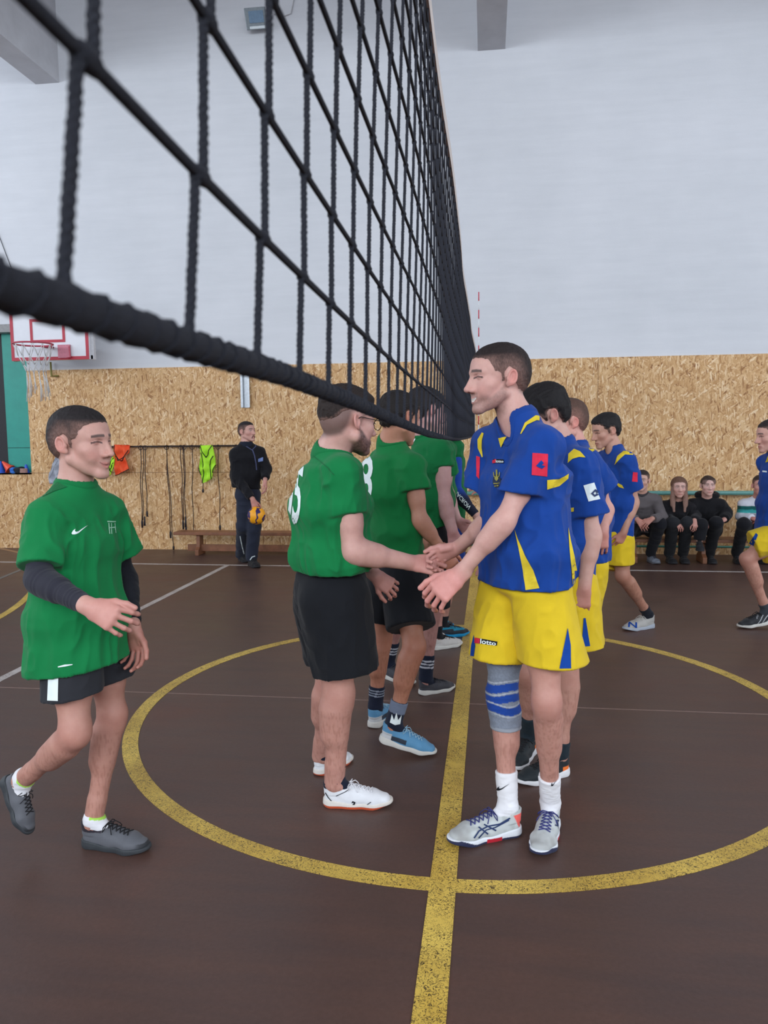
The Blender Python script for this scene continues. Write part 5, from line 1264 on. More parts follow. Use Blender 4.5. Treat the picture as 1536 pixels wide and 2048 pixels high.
def pt_vb(V):
    n = vnoise(V*60, 3); c = np.tile(srgb(196, 202, 202), (len(V), 1)); c = lerpc(c, srgb(150, 148, 146), sst(V[:, 1], 0.12, 0.15)*0.6*(0.5+n))
    c = lerpc(c, srgb(164, 166, 164), 0.5*sst(n, 0.4, 0.8)); c[(V[:, 1] < -0.050+0.5*(V[:, 2]-0.05))&(V[:, 2] < 0.085)] = srgb(244, 104, 96); c[(V[:, 1] < -0.068) & (V[:, 2] < 0.052)] = srgb(42, 46, 84); return c
def so_vb(V): c = np.tile(srgb(226, 230, 236), (len(V), 1)); c[(V[:, 2] < 0.009+0.016*sst(V[:, 1], 0.10, 0.17))] = srgb(44, 48, 76); c[(V[:, 2] < 0.017) & (V[:, 1] > 0.01) & (V[:, 1] < 0.07)] = srgb(190, 36, 52); return c
M_NL = mat_plain('navy_lace', srgb(52, 56, 116), 0.7)
for s, ft in (('R', fR), ('L', fL)):
    q = ft.build(b1['o'], b1['org'], None, None, M_NL, paint=pt_vb, solepaint=so_vb)
    sf = Skin_([ft.mesh])
    if s == 'R': decal('side_stripes', [band([(948, 1676), (958, 1662), (975, 1653), (1000, 1648), (1020, 1636)], 3), band([(957, 1676), (972, 1660), (990, 1655), (1018, 1640)], 2.5), band([(957, 1654), (976, 1668)], 3), band([(968, 1649), (992, 1661)], 3)], sf, M_NPR, q, b1['org'], 3, union=True)
    else: decal('side_stripes', [band([(1112, 1640), (1118, 1656), (1120, 1672)], 2.5), band([(1110, 1650), (1122, 1654)], 2.5), band([(1114, 1640), (1121, 1644)], 2.5)], sf, M_NPR, q, b1['org'], 3, union=True)
    sock(b1, s, ft, WHITE, 0.145, 0.040, 1.12)
    if s == 'R': decal('logo', place(SWOOSH, 993, 1567, 1019, 1580), Skin_([b1['sockR']]), M_BPR, b1['o'], b1['org'], 2)
    else: decal('logo', place(SWOOSH, 1102, 1562, 1113, 1571), Skin_([b1['sockL']]), M_BPR, b1['o'], b1['org'], 2)
sf = Skin_([b1['shirt']]); so = b1['shirt_o']; O = b1['org']
decal('shoulder_stripe', [band([(1042, 868), (1052, 848), (1072, 836), (1092, 838), (1108, 852)], [2, 6, 10, 11, 8])], sf, M_YP, so, O, 5, label='yellow shoulder stripe')
decal('shoulder_stripe', [band([(966, 866), (960, 880), (960, 896), (965, 914)], [4, 9, 8, 2])], sf, M_YP, so, O, 5, label='yellow shoulder stripe')
decal('side_panel', [[(1029, 1058), (1036, 1078), (1050, 1110), (1066, 1140), (1079, 1176), (1051, 1180), (1046, 1140), (1037, 1095)]], sf, M_YP, so, O, 6, label='yellow wedge at the side')
decal('side_panel', [[(1136, 1054), (1141, 1080), (1148, 1110), (1155, 1150), (1156, 1172), (1145, 1174), (1142, 1130), (1138, 1090)]], sf, M_YP, so, O, 5, label='yellow wedge at the back')
decal('underarm_panel', [[(1094, 960), (1118, 958), (1137, 948), (1136, 957), (1118, 972), (1094, 979)]], sf, M_YP, so, O, 5, label='yellow underarm panel')
decal('neck_insert', [[(998, 876), (1013, 875), (1003, 896)]], Skin_([b1['shirt'], b1['body']]), M_YP, so, O, 3, lift=0.006, label='yellow insert at the neck')
decal('chest_badge', [[(987, 918), (1008, 919), (1008, 927), (986, 926)]], sf, M_BPR, so, O, 3)
decal('badge_print', [[(986, 921), (993, 918), (992, 926), (986, 927)]], sf, M_RPR, so, O, 2, lift=0.005)
decal('badge_word', text_px('lotto', [(993, 920), (1008, 921), (1008, 926), (993, 926)]), sf, M_PRT, so, O, 2, lift=0.006)
M_CRST = mat_plain('crest_gold', srgb(150, 142, 62), 0.7)
decal('crest', [ell(994, 962, 8, 14, 16), ell(994, 958, 5, 5, 12), [(987, 966), (1001, 966), (1001, 969), (987, 969)]], sf, mat_plain('crest_dark', srgb(26, 40, 66), 0.7), so, O, 3)
decal('crest_print', [band([(994, 940), (994, 962)], 3), band([(988, 945), (989, 953), (994, 956)], 1.6), band([(1000, 945), (999, 953), (994, 956)], 1.6), ell(994, 957, 4, 4, 10), band([(988, 967), (1000, 967)], 2), band([(990, 972), (998, 972)], 2.5)], sf, M_CRST, so, O, 2, lift=0.005, union=True)
decal('sleeve_patch', [[(1065, 906), (1096, 908), (1094, 953), (1063, 950)]], sf, M_RPR, so, O, 5, label='red sleeve patch')
decal('patch_print', [[(1072, 932), (1082, 921), (1087, 926), (1083, 930), (1090, 932), (1083, 938)]], sf, M_BLUE, so, O, 3, lift=0.005)
decal('sleeve_patch', [[(953, 912), (960, 914), (959, 958), (953, 952)]], sf, M_RPR, so, O, 4)
sf = Skin_([b1['shorts']]); so = b1['shorts_o']
decal('side_panel', [[(1135, 1256), (1141, 1290), (1142, 1337), (1119, 1337), (1126, 1300)]], sf, M_BLUE, so, O, 5, label='blue wedge on the shorts')
decal('side_panel', [[(948, 1270), (951, 1292), (948, 1313), (941, 1312), (943, 1290)]], sf, M_BLUE, so, O, 4, label='blue edge on the shorts')
decal('badge', [[(951, 1275), (995, 1283), (994, 1291), (950, 1286)]], sf, M_BPR, so, O, 3)
decal('badge_print', [[(951, 1275), (961, 1277), (960, 1287), (950, 1286)]], sf, M_RPR, so, O, 2, lift=0.005)
decal('badge_word', text_px('lotto', [(962, 1277), (993, 1283), (992, 1291), (961, 1287)]), sf, M_PRT, so, O, 2, lift=0.006)
HZ, HF = 0.0075, 0.0042
# ---- green no. 18
Y0 = float(G(748, 1456)[1]); Yt = float(G(862, 1510)[1])
fL = Foot(G(744, 1458), G(785, 1418), side='L', size=0.29); fR = Foot(P(757, 1480, Yt+0.0), G(864, 1510), side='R', size=0.29)
hd = Head(P(799, 838, Y0-0.08), 48, -12, 0, 1.08, fade=0.75, ear=0.6)
g18 = person('green number 18 player stepping forward behind the bearded man', dict(pel=P(800, 1130, Y0-0.06), chest=P(776, 985, Y0-0.05), neck=P(780, 882, Y0-0.05), sR=P(822, 935, Y0-0.17), sL=P(768, 922, Y0+0.14),
    eR=P(840, 1040, Y0-0.20), wR=P(888, 1106, Y0-0.12), eL=P(800, 1040, Y0+0.2), wL=P(852, 1094, Y0+0.12), hipR=P(806, 1140, Y0-0.12), hipL=P(780, 1140, Y0+0.02), kR=P(828, 1296, Y0-0.30), kL=P(762, 1280, Y0+0.04)),
    hd, dict(style='short', col=srgb(36, 32, 32), h=0.004, top=0.010), skin=srgb(196, 142, 118), hands=dict(R=dict(d=(0.5, 0.3, -0.8), n=(0.5, -0.8, 0), curl=(20, 30, 20)), L=dict(d=(0.9, 0.1, -0.3), n=(0, 0.9, 0.3))),
    feet=dict(R=fR, L=fL), h=0.0065, hf=0.0035, chk='G18', kneeback=dict(R=(-0.8, -0.4, 0), L=(-0.6, -0.7, 0)),
    shirt=dict(st=[(P(805, 1180, Y0-0.05), .185, .128), (P(790, 1060, Y0-0.05), .182, .128), (P(770, 985, Y0-0.05), .185, .125), (P(764, 925, Y0-0.05), .150, .095)], hem=P(800, 1142, Y0), col=srgb(16, 118, 60),
               cuff=dict(R=P(830, 982, Y0-0.19), L=P(782, 985, Y0+0.17)), sr=(0.070, 0.082), neck=0.062, fold=0.015, collar=srgb(16, 118, 60), seed=21),
    shorts=dict(col=BLACK, top=P(800, 1130, Y0-0.06), cuff=dict(R=P(822, 1256, Y0-0.26), L=P(772, 1236, Y0+0.04)), r0=0.115, r1=0.118, a=0.155, b=0.12, tz=0.02, fold=0.010))
def pt_bl(V):
    c = np.tile(srgb(92, 146, 184), (len(V), 1)); c[(V[:, 1] < -0.02) & (V[:, 2] < 0.062)] = srgb(196, 198, 200); c[(V[:, 1] > -0.02) & (V[:, 1] < 0.055) & (V[:, 2] < 0.052) & (V[:, 2] > 0.03)] = srgb(50, 58, 70); return c
def so_wh(V): return np.tile(srgb(208, 206, 200), (len(V), 1))
for s, ft in (('R', fR), ('L', fL)):
    ft.build(g18['o'], g18['org'], None, None, mat_plain('pale_blue_lace', srgb(150, 186, 206), 0.7), paint=pt_bl, solepaint=so_wh)
    sock(g18, s, ft, stripes(NAVY, srgb(150, 158, 172), [(0.072, 0.078), (0.086, 0.092), (0.100, 0.106)]) if s == 'L' else stripes(NAVY, srgb(110, 120, 140), [(0.065, 0.120)]), 0.12, 0.041)
decal('logo', [[(780, 1445), (784, 1428), (788, 1440), (793, 1425), (796, 1440), (803, 1430), (800, 1448), (790, 1450)]], Skin_([g18['sockR']]), M_PRT, g18['o'], g18['org'], 3)
sf = Skin_([g18['shirt']]); so = g18['shirt_o']
decal('number', text_px('1', [(704, 920), (715, 914), (712, 1000), (700, 1004)]), sf, M_PRT, so, g18['org'], 3, label='first digit of the white back number 18')
decal('number', text_px('8', [(716, 912), (748, 908), (743, 1005), (722, 1009)]), sf, M_PRT, so, g18['org'], 3, label='second digit of the white back number 18')
decal('neck_emblem', [ell(737, 896, 8, 7, 14), ell(737, 896, 5.5, 4.5, 12), band([(733, 896), (741, 895)], 1.5)], sf, M_PRT, so, g18['org'], 3)

# ---- third green player, his arm held down
Y0 = float(G(868, 1384)[1])
fR = Foot(G(838, 1390), G(910, 1376), side='R'); fL = Foot(G(765, 1352), G(812, 1366), side='L', size=0.29)
hd = Head(P(852, 824, Y0+0.05), 40, -12, 0, 1.12, fade=0.7, ear=0.8)
g3 = person('tall pale green-shirted player between number 18 and the net, arm hanging', dict(pel=P(848, 1060, Y0+0.1), chest=P(858, 940, Y0+0.1), neck=P(846, 868, Y0+0.08), sR=P(880, 902, Y0-0.02), sL=P(884, 898, Y0+0.28),
    eR=P(886, 1000, Y0-0.04), wR=P(905, 1062, Y0-0.06), eL=P(893, 985, Y0+0.36), wL=P(915, 1040, Y0+0.3), hipR=P(856, 1070, Y0+0.02), hipL=P(830, 1070, Y0+0.18), kR=P(862, 1222, Y0+0.0), kL=P(800, 1215, Y0+0.2)),
    hd, dict(style='short', col=srgb(40, 36, 38), h=0.006, top=0.014), skin=srgb(204, 160, 156), hands=dict(R=dict(d=(0.15, 0, -1), n=(0.3, -0.9, 0), curl=(20, 25, 20)), L=dict(d=(0.7, 0, -0.7), n=(0, 0.9, 0.3))),
    feet=dict(R=fR, L=fL), h=HZ, hf=HF, chk='G3', arm=(1.25, 1.1), leg=(1.05, 1.05), kneeback=dict(R=(-0.8, -0.4, 0), L=(-0.8, -0.4, 0)),
    shirt=dict(st=[(P(860, 1090, Y0+0.1), .185, .135), (P(862, 1000, Y0+0.1), .185, .130), (P(858, 930, Y0+0.1), .185, .125), (P(852, 895, Y0+0.1), .150, .09)], hem=P(860, 1058, Y0), hemn=(0.25, 0, -1), col=srgb(16, 112, 60),
               cuff=dict(R=P(882, 934, Y0-0.03), L=P(893, 950, Y0+0.32)), sr=(0.070, 0.080), neck=0.062, fold=0.015, collar=srgb(16, 112, 60), seed=31),
    shorts=dict(col=BLACK, top=P(850, 1060, Y0+0.1), cuff=dict(R=P(862, 1215, Y0+0.0), L=P(812, 1200, Y0+0.2)), r0=0.120, r1=0.118, a=0.16, b=0.12, tz=0.02))
def pt_dk(V): return np.tile(srgb(66, 66, 72), (len(V), 1))
M_DKL = mat_plain('dark_lace', srgb(44, 46, 54), 0.7)
for s, ft in (('R', fR), ('L', fL)):
    ft.build(g3['o'], g3['org'], None, None, M_DKL, paint=pt_dk, solepaint=so_wh)
    sock(g3, s, ft, stripes(NAVY, srgb(190, 192, 200), [(0.075, 0.084), (0.094, 0.103), (0.113, 0.122)]), 0.15, 0.043)
decal('chest_print', [[(818, 884), (828, 874), (832, 876), (825, 890)]], Skin_([g3['shirt']]), M_PRT, g3['shirt_o'], g3['org'], 3)

# ---- two more green players further down the line
def far_player(label, Y0, hx, hy, px, ys, feet, yaw, col, scol, skin, hair, hands, arms, legs, lg=(1, 1), sr=(0.066, 0.076), pitch=-8, hs=1.08, st_w=(.18, .12), hem=None, cuffs=None, seed=41, collar=True, vneck=None, shc=None, eyes='squint', ar=(1, 1), sfold=0.015, **ho):
    """ys: neck, chest, pelvis picture heights; px: x of neck, chest, pelvis"""
    fw = yw(yaw); rt = np.array((fw[1], -fw[0], 0)); n, c, p = P(px[0], ys[0], Y0), P(px[1], ys[1], Y0), P(px[2], ys[2], Y0)
    J = dict(pel=p, chest=c, neck=n); sw = 0.165
    for s, sg_ in (('R', 1), ('L', -1)):
        J['s'+s] = n+rt*sg_*sw-A3((0, 0, 0.085)); J['e'+s], J['w'+s] = arms[s]; J['hip'+s] = p+rt*sg_*0.085-A3((0, 0, 0.03)); J['k'+s] = legs[s]
    hd = Head(P(hx, hy, Y0)+fw*0.0, yaw, pitch, 0, hs, eyes=eyes, **ho)
    cf = cuffs or {s: J['s'+s]+(J['e'+s]-J['s'+s])*0.62 for s in 'RL'}
    hemp = P(px[2], hem or ys[2]+8, Y0); w, b = st_w
    sh = shc or {s: J['hip'+s]+(J['k'+s]-J['hip'+s])*0.72 for s in 'RL'}
    return person(label, J, hd, hair, skin=skin, hands=hands, feet=feet, h=HZ, hf=HF, chk=label[:12], arm=ar, leg=lg, torso=(0.11, 0.075),
        kneeback=dict(R=-fw, L=-fw),
        shirt=dict(st=[(hemp-A3((0, 0, 0.08)), w*1.02, b*1.06), ((p+c)/2, w, b), (c, w, b*0.98), (n-A3((0, 0, 0.12)), w*0.78, b*0.72)], hem=hemp, hemn=(0, 0, -1), col=col, cuff=cf, sr=sr, neck=0.062, vneck=vneck, fold=sfold, collar=col if collar else None, seed=seed),
        shorts=None if scol is None else dict(col=scol, top=p, cuff=sh, r0=0.112, r1=0.115, a=0.155, b=0.115, tz=0.02))
Y0 = float(G(884, 1298)[1])+0.05
fR = Foot(G(862, 1300), G(896, 1294), side='R', size=0.28); fL = Foot(G(822, 1282), G(850, 1280), side='L', size=0.28)
g5 = far_player('fourth green-shirted player, mostly hidden, white laced shoe on the floor line', Y0, 882, 838, (872, 872, 868), (876, 930, 1030), dict(R=fR, L=fL), 30, srgb(14, 104, 56), BLACK, srgb(200, 156, 148),
    dict(style='short', col=srgb(44, 38, 36), h=0.006, top=0.012), dict(R=dict(d=(0.3, 0, -1), n=(0, -1, 0)), L=dict(d=(0.3, 0, -1), n=(0, 1, 0))),
    dict(R=(P(880, 975, Y0-0.1), P(886, 1030, Y0-0.05)), L=(P(885, 970, Y0+0.25), P(890, 1020, Y0+0.2))), dict(R=P(878, 1170, Y0-0.05), L=P(858, 1165, Y0+0.1)))
def pt_cv(V): c = np.tile(srgb(200, 196, 192), (len(V), 1)); c[(np.abs(V[:, 0]) < 0.016) & (V[:, 1] > 0.02) & (V[:, 1] < 0.11)] = srgb(60, 56, 58); return c
for s, ft in (('R', fR), ('L', fL)):
    ft.build(g5['o'], g5['org'], None, None, M_LB, paint=pt_cv, solepaint=so_wh); sock(g5, s, ft, BLACK, 0.08, 0.040)
Y0 = float(G(900, 1270)[1])
fR = Foot(G(872, 1276), G(925, 1270), side='R', size=0.29); fL = Foot(G(845, 1262), G(890, 1255), side='L', size=0.29)
g4 = far_player('farthest player of the green line, navy sleeve with white letters on his reaching arm', Y0, 894, 838, (896, 894, 896), (872, 920, 1040), dict(R=fR, L=fL), 18, srgb(14, 104, 56), srgb(28, 56, 128), srgb(204, 160, 146),
    dict(style='short', col=srgb(44, 38, 36), h=0.006, top=0.012), dict(R=dict(d=(0.95, -0.1, -0.15), n=(0, -0.8, 0.5), curl=(25, 45, 35), spread=1), L=dict(d=(0.3, 0, -1), n=(0, 1, 0))),
    dict(R=(P(912, 984, Y0-0.2), P(957, 1036, Y0-0.25)), L=(P(905, 970, Y0+0.25), P(900, 1030, Y0+0.2))), dict(R=P(900, 1160, Y0-0.1), L=P(890, 1150, Y0+0.1)), cuffs=dict(R=P(902, 952, Y0-0.15), L=P(900, 940, Y0+0.2)), hem=1062)
def pt_te(V): c = np.tile(srgb(40, 48, 58), (len(V), 1)); c[(V[:, 2] > 0.066) | ((V[:, 1] > 0.05) & (V[:, 2] > 0.052))] = srgb(28, 130, 160); return c
for s, ft in (('R', fR), ('L', fL)):
    ft.build(g4['o'], g4['org'], None, None, M_DKL, paint=pt_te, solepaint=lambda V: np.tile(srgb(26, 140, 190), (len(V), 1))); sock(g4, s, ft, BLACK, 0.08, 0.040)
sleeve_tube(g4, 'R', 0.1, 0.86, lambda V: lerpc(np.tile(srgb(30, 70, 160), (len(V), 1)), srgb(30, 34, 52), sst(-V[:, 2], -1.18, -1.08)), 0.006, label='navy compression sleeve with white letters')
sf = Skin_([g4['slvR']])
decal('sleeve_print', text_px('MACRON', [(907, 985), (937, 1020), (941, 1012), (912, 979)]), sf, M_PRT, g4['o'], g4['org'], 3)
decal('shorts_emblem', [ell(904, 1078, 4, 6, 12), ell(904, 1078, 3, 4.6, 10)], Skin_([g4['shorts']]), M_CRST, g4['shorts_o'], g4['org'], 2)

# ================== the blue and yellow line behind the tall player
def blue_kit(R, stripe, patch=None, pm=None, pp=None, extra=(), sh=()):
    sf = Skin_([R['shirt']]); so = R['shirt_o']; O = R['org']
    for q in stripe: decal('shoulder_stripe', [q], sf, M_YP, so, O, 3.5, label='yellow shoulder stripe')
    for q in extra: decal('side_panel', [q], sf, M_YP, so, O, 3.5, label='yellow panel')
    if patch: decal('sleeve_patch', [patch], sf, pm, so, O, 3.5)
    if pp: decal('patch_print', pp[0], sf, pp[1], so, O, 2.5, lift=0.0055)
    for q in sh: decal('side_panel', [q], Skin_([R['shorts']]), M_BLUE, R['shorts_o'], O, 3.5, label='blue wedge on the shorts')
Y0 = float(G(1110, 1542)[1])
fR = Foot(G(1064, 1500), G(1026, 1541), side='R', size=0.29); fL = Foot(G(1136, 1545), G(1078, 1560), side='L', size=0.29)
hd = Head(P(1088, 834, Y0+0.0), 196, -22, 0, 1.06, fade=0.6, ear=0.9, eyes='squint')
b2 = person('dark haired blue player with white square patch, looking down behind the tall one', dict(pel=P(1118, 1150, Y0+0.02), chest=P(1124, 975, Y0+0.02), neck=P(1120, 885, Y0+0.02), sR=P(1085, 930, Y0+0.17), sL=P(1158, 930, Y0-0.10),
    eR=P(1050, 1040, Y0+0.25), wR=P(1000, 1110, Y0+0.2), eL=P(1182, 1066, Y0-0.12), wL=P(1168, 1176, Y0-0.16), hipR=P(1100, 1160, Y0+0.09), hipL=P(1138, 1160, Y0-0.05), kR=P(1060, 1345, Y0+0.02), kL=P(1132, 1352, Y0-0.02)),
    hd, dict(style='short', col=srgb(30, 28, 30), h=0.010, top=0.022, line=[(0.30, 0.06), (0.085, 0.060), (0.060, 0.050), (0.047, 0.030), (0.030, 0.012), (0.020, -0.012), (0.010, -0.012), (0.010, 0.018), (-0.006, 0.030), (-0.028, 0.020), (-0.036, -0.010), (-0.055, -0.055), (-0.3, -0.075), (-0.30, 0.4), (0.30, 0.4)]), skin=srgb(208, 164, 150),
    hands=dict(R=dict(d=(-0.9, 0, -0.4), n=(0, 0.9, 0.4)), L=dict(d=(-0.12, -0.02, -1), n=(0.15, -0.95, 0.1), curl=(22, 34, 26), thumb=(0.9, 0.35, -0.2))),
    feet=dict(R=fR, L=fL), h=0.0065, hf=0.0036, chk='B2', kneeback=dict(R=(0.8, 0.4, 0), L=(0.8, 0.4, 0)), arm=(1.1, 1.1), leg=(1.05, 1.05),
    shirt=dict(st=[(P(1122, 1205, Y0+0.02), .185, .13), (P(1122, 1080, Y0+0.02), .185, .128), (P(1124, 975, Y0+0.02), .185, .125), (P(1122, 930, Y0+0.02), .150, .09)], hem=P(1120, 1168, Y0), col=BLUE,
               cuff=dict(R=P(1062, 1010, Y0+0.22), L=P(1180, 1030, Y0-0.12)), sr=(0.074, 0.086), neck=0.064, fold=0.015, collar=BLUE, seed=51, cutn=dict(L=(0.15, 0, -1))),
    shorts=dict(col=YELL, top=P(1118, 1155, Y0+0.02), cuff=dict(R=P(1085, 1290, Y0+0.06), L=P(1152, 1290, Y0-0.05)), r0=0.125, r1=0.122, a=0.17, b=0.13, tz=0.02, cutn=dict(L=(0, 0, -1), R=(0, 0, -1))))
blue_kit(b2, [[(1136, 926), (1137, 908), (1148, 898), (1160, 903), (1171, 915), (1158, 914), (1145, 918)]], [(1167, 971), (1188, 965), (1200, 998), (1177, 1003)], M_PRT, ([[(1181, 987), (1190, 978), (1197, 983), (1194, 987), (1197, 990), (1189, 994)], [(1186, 987), (1190, 983), (1193, 987), (1189, 990)]], M_NPR),
         extra=[[(1138, 1016), (1148, 1015), (1148, 1023), (1138, 1024)]], sh=[[(1167, 1236), (1171, 1236), (1180, 1292), (1163, 1293)]])
def pt_b2(V): c = np.tile(srgb(38, 44, 48), (len(V), 1)); c[(V[:, 1] < -0.02) & (V[:, 2] > 0.03) & (V[:, 2] < 0.05)] = srgb(236, 120, 50); return c
for s, ft in (('R', fR), ('L', fL)):
    ft.build(b2['o'], b2['org'], None, None, M_LB, paint=pt_b2, solepaint=lambda V: np.tile(srgb(226, 226, 228), (len(V), 1))); sock(b2, s, ft, srgb(30, 42, 50), 0.13 if s == 'R' else 0.06, 0.044)

Y0 = float(G(1143, 1412)[1])
fL = Foot(G(1153, 1408), G(1104, 1412), side='L', size=0.29); fR = Foot(G(1130, 1380), G(1080, 1385), side='R', size=0.29)
b3 = far_player('short brown haired red-cheeked blue player, third of the blue line', Y0, 1133, 847, (1152, 1168, 1165), (892, 960, 1110), dict(R=fR, L=fL), 196, BLUE, YELL, srgb(214, 160, 146),
    dict(style='buzz', col=srgb(92, 70, 62), h=0.006, top=0.010), dict(L=dict(d=(-0.1, 0, -1), n=(0.1, -1, 0)), R=dict(d=(-1, 0, 0), n=(0, 1, 0.2))),
    dict(R=(P(1070, 985, Y0+0.2), P(985, 972, Y0+0.2)), L=(P(1212, 1018, Y0-0.12), P(1206, 1064, Y0-0.2))), dict(R=P(1120, 1260, Y0), L=P(1150, 1260, Y0-0.05)), ar=(1.1, 1), fat=0.005, sr=(0.072, 0.082), hairc=srgb(92, 70, 62), vneck=P(1142, 905, Y0-0.1), ear=0.9,
    cuffs=dict(L=P(1211, 980, Y0-0.12), R=P(1110, 960, Y0+0.2)), st_w=(.19, .13), seed=61)
blue_kit(b3, [[(1175, 916), (1178, 896), (1189, 886), (1199, 894), (1186, 903)]])
for s, ft in (('R', fR), ('L', fL)):
    ft.build(b3['o'], b3['org'], None, None, M_DKL, paint=lambda V: np.tile(srgb(70, 82, 72), (len(V), 1)), solepaint=so_wh); sock(b3, s, ft, WHITE, 0.07, 0.040)

Y0 = float(G(1265, 1262)[1])
fL = Foot(G(1307, 1254), G(1229, 1265), side='L', size=0.30); fR = Foot(G(1190, 1240), G(1130, 1245), side='R', size=0.30)
b4 = far_player('slim blue player in pale trainer with blue letter, walking with head bowed', Y0, 1212, 863, (1230, 1240, 1228), (898, 950, 1062), dict(R=fR, L=fL), 200, BLUE, YELL, srgb(196, 150, 130),
    dict(style='short', col=srgb(36, 34, 36), h=0.005, top=0.016), dict(L=dict(d=(-0.35, -0.1, -0.9), n=(0.3, -0.9, 0), curl=(35, 45, 35)), R=dict(d=(-0.3, 0, -1), n=(0, 1, 0))),
    dict(R=(P(1205, 990, Y0+0.25), P(1190, 1050, Y0+0.2)), L=(P(1268, 1004, Y0-0.12), P(1247, 1066, Y0-0.18))), dict(R=P(1180, 1150, Y0+0.05), L=P(1246, 1152, Y0-0.1)), sr=(0.068, 0.078), vneck=P(1208, 902, Y0-0.12),
    cuffs=dict(L=P(1268, 980, Y0-0.12), R=P(1208, 960, Y0+0.2)), shc=dict(L=P(1238, 1128, Y0-0.08), R=P(1206, 1138, Y0+0.02)), pitch=-14, seed=71)
blue_kit(b4, [[(1229, 930), (1235, 912), (1247, 902), (1262, 902), (1270, 910), (1250, 909), (1240, 918)]], [(1266, 944), (1275, 945), (1275, 964), (1264, 963)], M_RPR, extra=[[(1228, 962), (1244, 970), (1248, 977), (1238, 974)]],
         sh=[[(1216, 1100), (1222, 1098), (1214, 1140), (1209, 1139)]])
for s, ft in (('R', fR), ('L', fL)):
    q = ft.build(b4['o'], b4['org'], None, None, mat_plain('cream_lace', srgb(190, 186, 180), 0.7), paint=lambda V: np.tile(srgb(176, 174, 170), (len(V), 1)), solepaint=lambda V: np.tile(srgb(170, 178, 190), (len(V), 1))); sock(b4, s, ft, srgb(26, 30, 40), 0.095, 0.040)
    if s == 'L': decal('letter', text_px('N', [(1257, 1243), (1274, 1245), (1274, 1256), (1256, 1254)]), Skin_([ft.mesh]), M_BLUE, q, b4['org'], 3)

Y0 = float(G(1505, 1254)[1])
fL = Foot(P(1548, 1245, Y0), G(1476, 1257), side='L', size=0.30); fR = Foot(P(1610, 1225, Y0+0.2), G(1575, 1250), side='R', size=0.29)
b5 = far_player('blue player cut off by the right edge of the picture, knee bent mid stride', Y0, 1542, 872, (1555, 1560, 1548), (905, 955, 1062), dict(R=fR, L=fL), 188, BLUE, YELL, srgb(206, 160, 144),
    dict(style='buzz', col=srgb(52, 44, 44), h=0.004, top=0.006), dict(L=dict(d=(-0.35, -0.1, -0.9), n=(0.3, -0.9, 0), curl=(35, 45, 35)), R=dict(d=(-0.3, 0, -1), n=(0, 1, 0))),
    dict(R=(P(1560, 990, Y0+0.2), P(1555, 1040, Y0+0.2)), L=(P(1585, 985, Y0-0.15), P(1580, 1050, Y0-0.2))), dict(R=P(1570, 1150, Y0+0.1), L=P(1494, 1118, Y0-0.08)), seed=81,
    shc=dict(L=P(1506, 1090, Y0-0.08), R=P(1556, 1115, Y0+0.1)))
blue_kit(b5, [[(1531, 925), (1536, 912), (1545, 905), (1552, 910), (1540, 922)]], sh=[[(1496, 1090), (1512, 1066), (1516, 1070), (1503, 1102), (1498, 1100)]])
decal('chest_badge', [[(1525, 941), (1534, 942), (1534, 945), (1525, 944)]], Skin_([b5['shirt']]), M_PRT, b5['shirt_o'], b5['org'], 3)
for s, ft in (('R', fR), ('L', fL)):
    ft.build(b5['o'], b5['org'], None, None, M_LB, paint=lambda V: lerpc(np.tile(srgb(46, 48, 52), (len(V), 1)), srgb(170, 172, 176), (np.abs(((V[:, 1]+V[:, 2])*26) % 1-0.5) < 0.12)*(V[:, 1] < 0.07)*1.0), solepaint=so_wh); sock(b5, s, ft, srgb(60, 64, 70), 0.07, 0.040)

# ---- the man in black holding the volleyball by the far sideline
Y0 = float(G(506, 1132)[1])
fR = Foot(G(480, 1120), G(499, 1127), side='R', size=0.29); fL = Foot(G(500, 1130), G(520, 1138), side='L', size=0.30)
hd = Head(P(494, 864, Y0), -25, 4, 0, 1.05, fade=0.75, beard=0.0, eyes='open')
DK = srgb(20, 20, 25)
def goatee(V, c):
    return c
man = person('man in black jacket and navy track trousers standing by the wall with a ball', dict(pel=P(496, 985, Y0), chest=P(492, 920, Y0), neck=P(492, 887, Y0), sR=P(470, 908, Y0-0.05), sL=P(520, 905, Y0+0.08),
    eR=P(474, 957, Y0-0.12), wR=P(506, 1000, Y0-0.28), eL=P(533, 938, Y0+0.05), wL=P(530, 962, Y0-0.12), hipR=P(488, 992, Y0-0.03), hipL=P(504, 992, Y0+0.04), kR=P(487, 1052, Y0-0.04), kL=P(508, 1054, Y0-0.06)),
    hd, dict(style='buzz', col=srgb(42, 38, 40), h=0.003, top=0.005), hands=dict(R=dict(d=(0.35, -0.2, -0.9), n=(0.4, -0.9, 0.1), curl=(10, 14, 10), spread=7), L=dict(d=(0.2, -0.1, -1), n=(0.9, 0, 0), curl=(25, 30, 20))),
    feet=dict(R=fR, L=fL), h=HZ, hf=HF, chk='man', torso=(0.10, 0.07),
    shirt=dict(st=[(P(493, 1000, Y0), .175, .125), (P(492, 950, Y0), .172, .125), (P(494, 915, Y0), .165, .115), (P(494, 900, Y0), .13, .08)], hem=P(493, 976, Y0), hemn=(-0.1, 0, -1), col=DK, cuff=dict(R=P(503, 996, Y0-0.265), L=P(530, 957, Y0-0.09)), elb=dict(R=0.045, L=0.045), sr=(0.062, 0.060), neck=0.062, name='jacket', fold=0.015, collar=srgb(28, 34, 50), colw=0.02, seed=91))
dress_pants(man, srgb(40, 45, 60), P(495, 978, Y0), dict(R=fR.ankle()+A3((0, 0, -0.03)), L=fL.ankle()+A3((0, 0, -0.03))), rt=0.095, rk=0.082, rh=0.070)
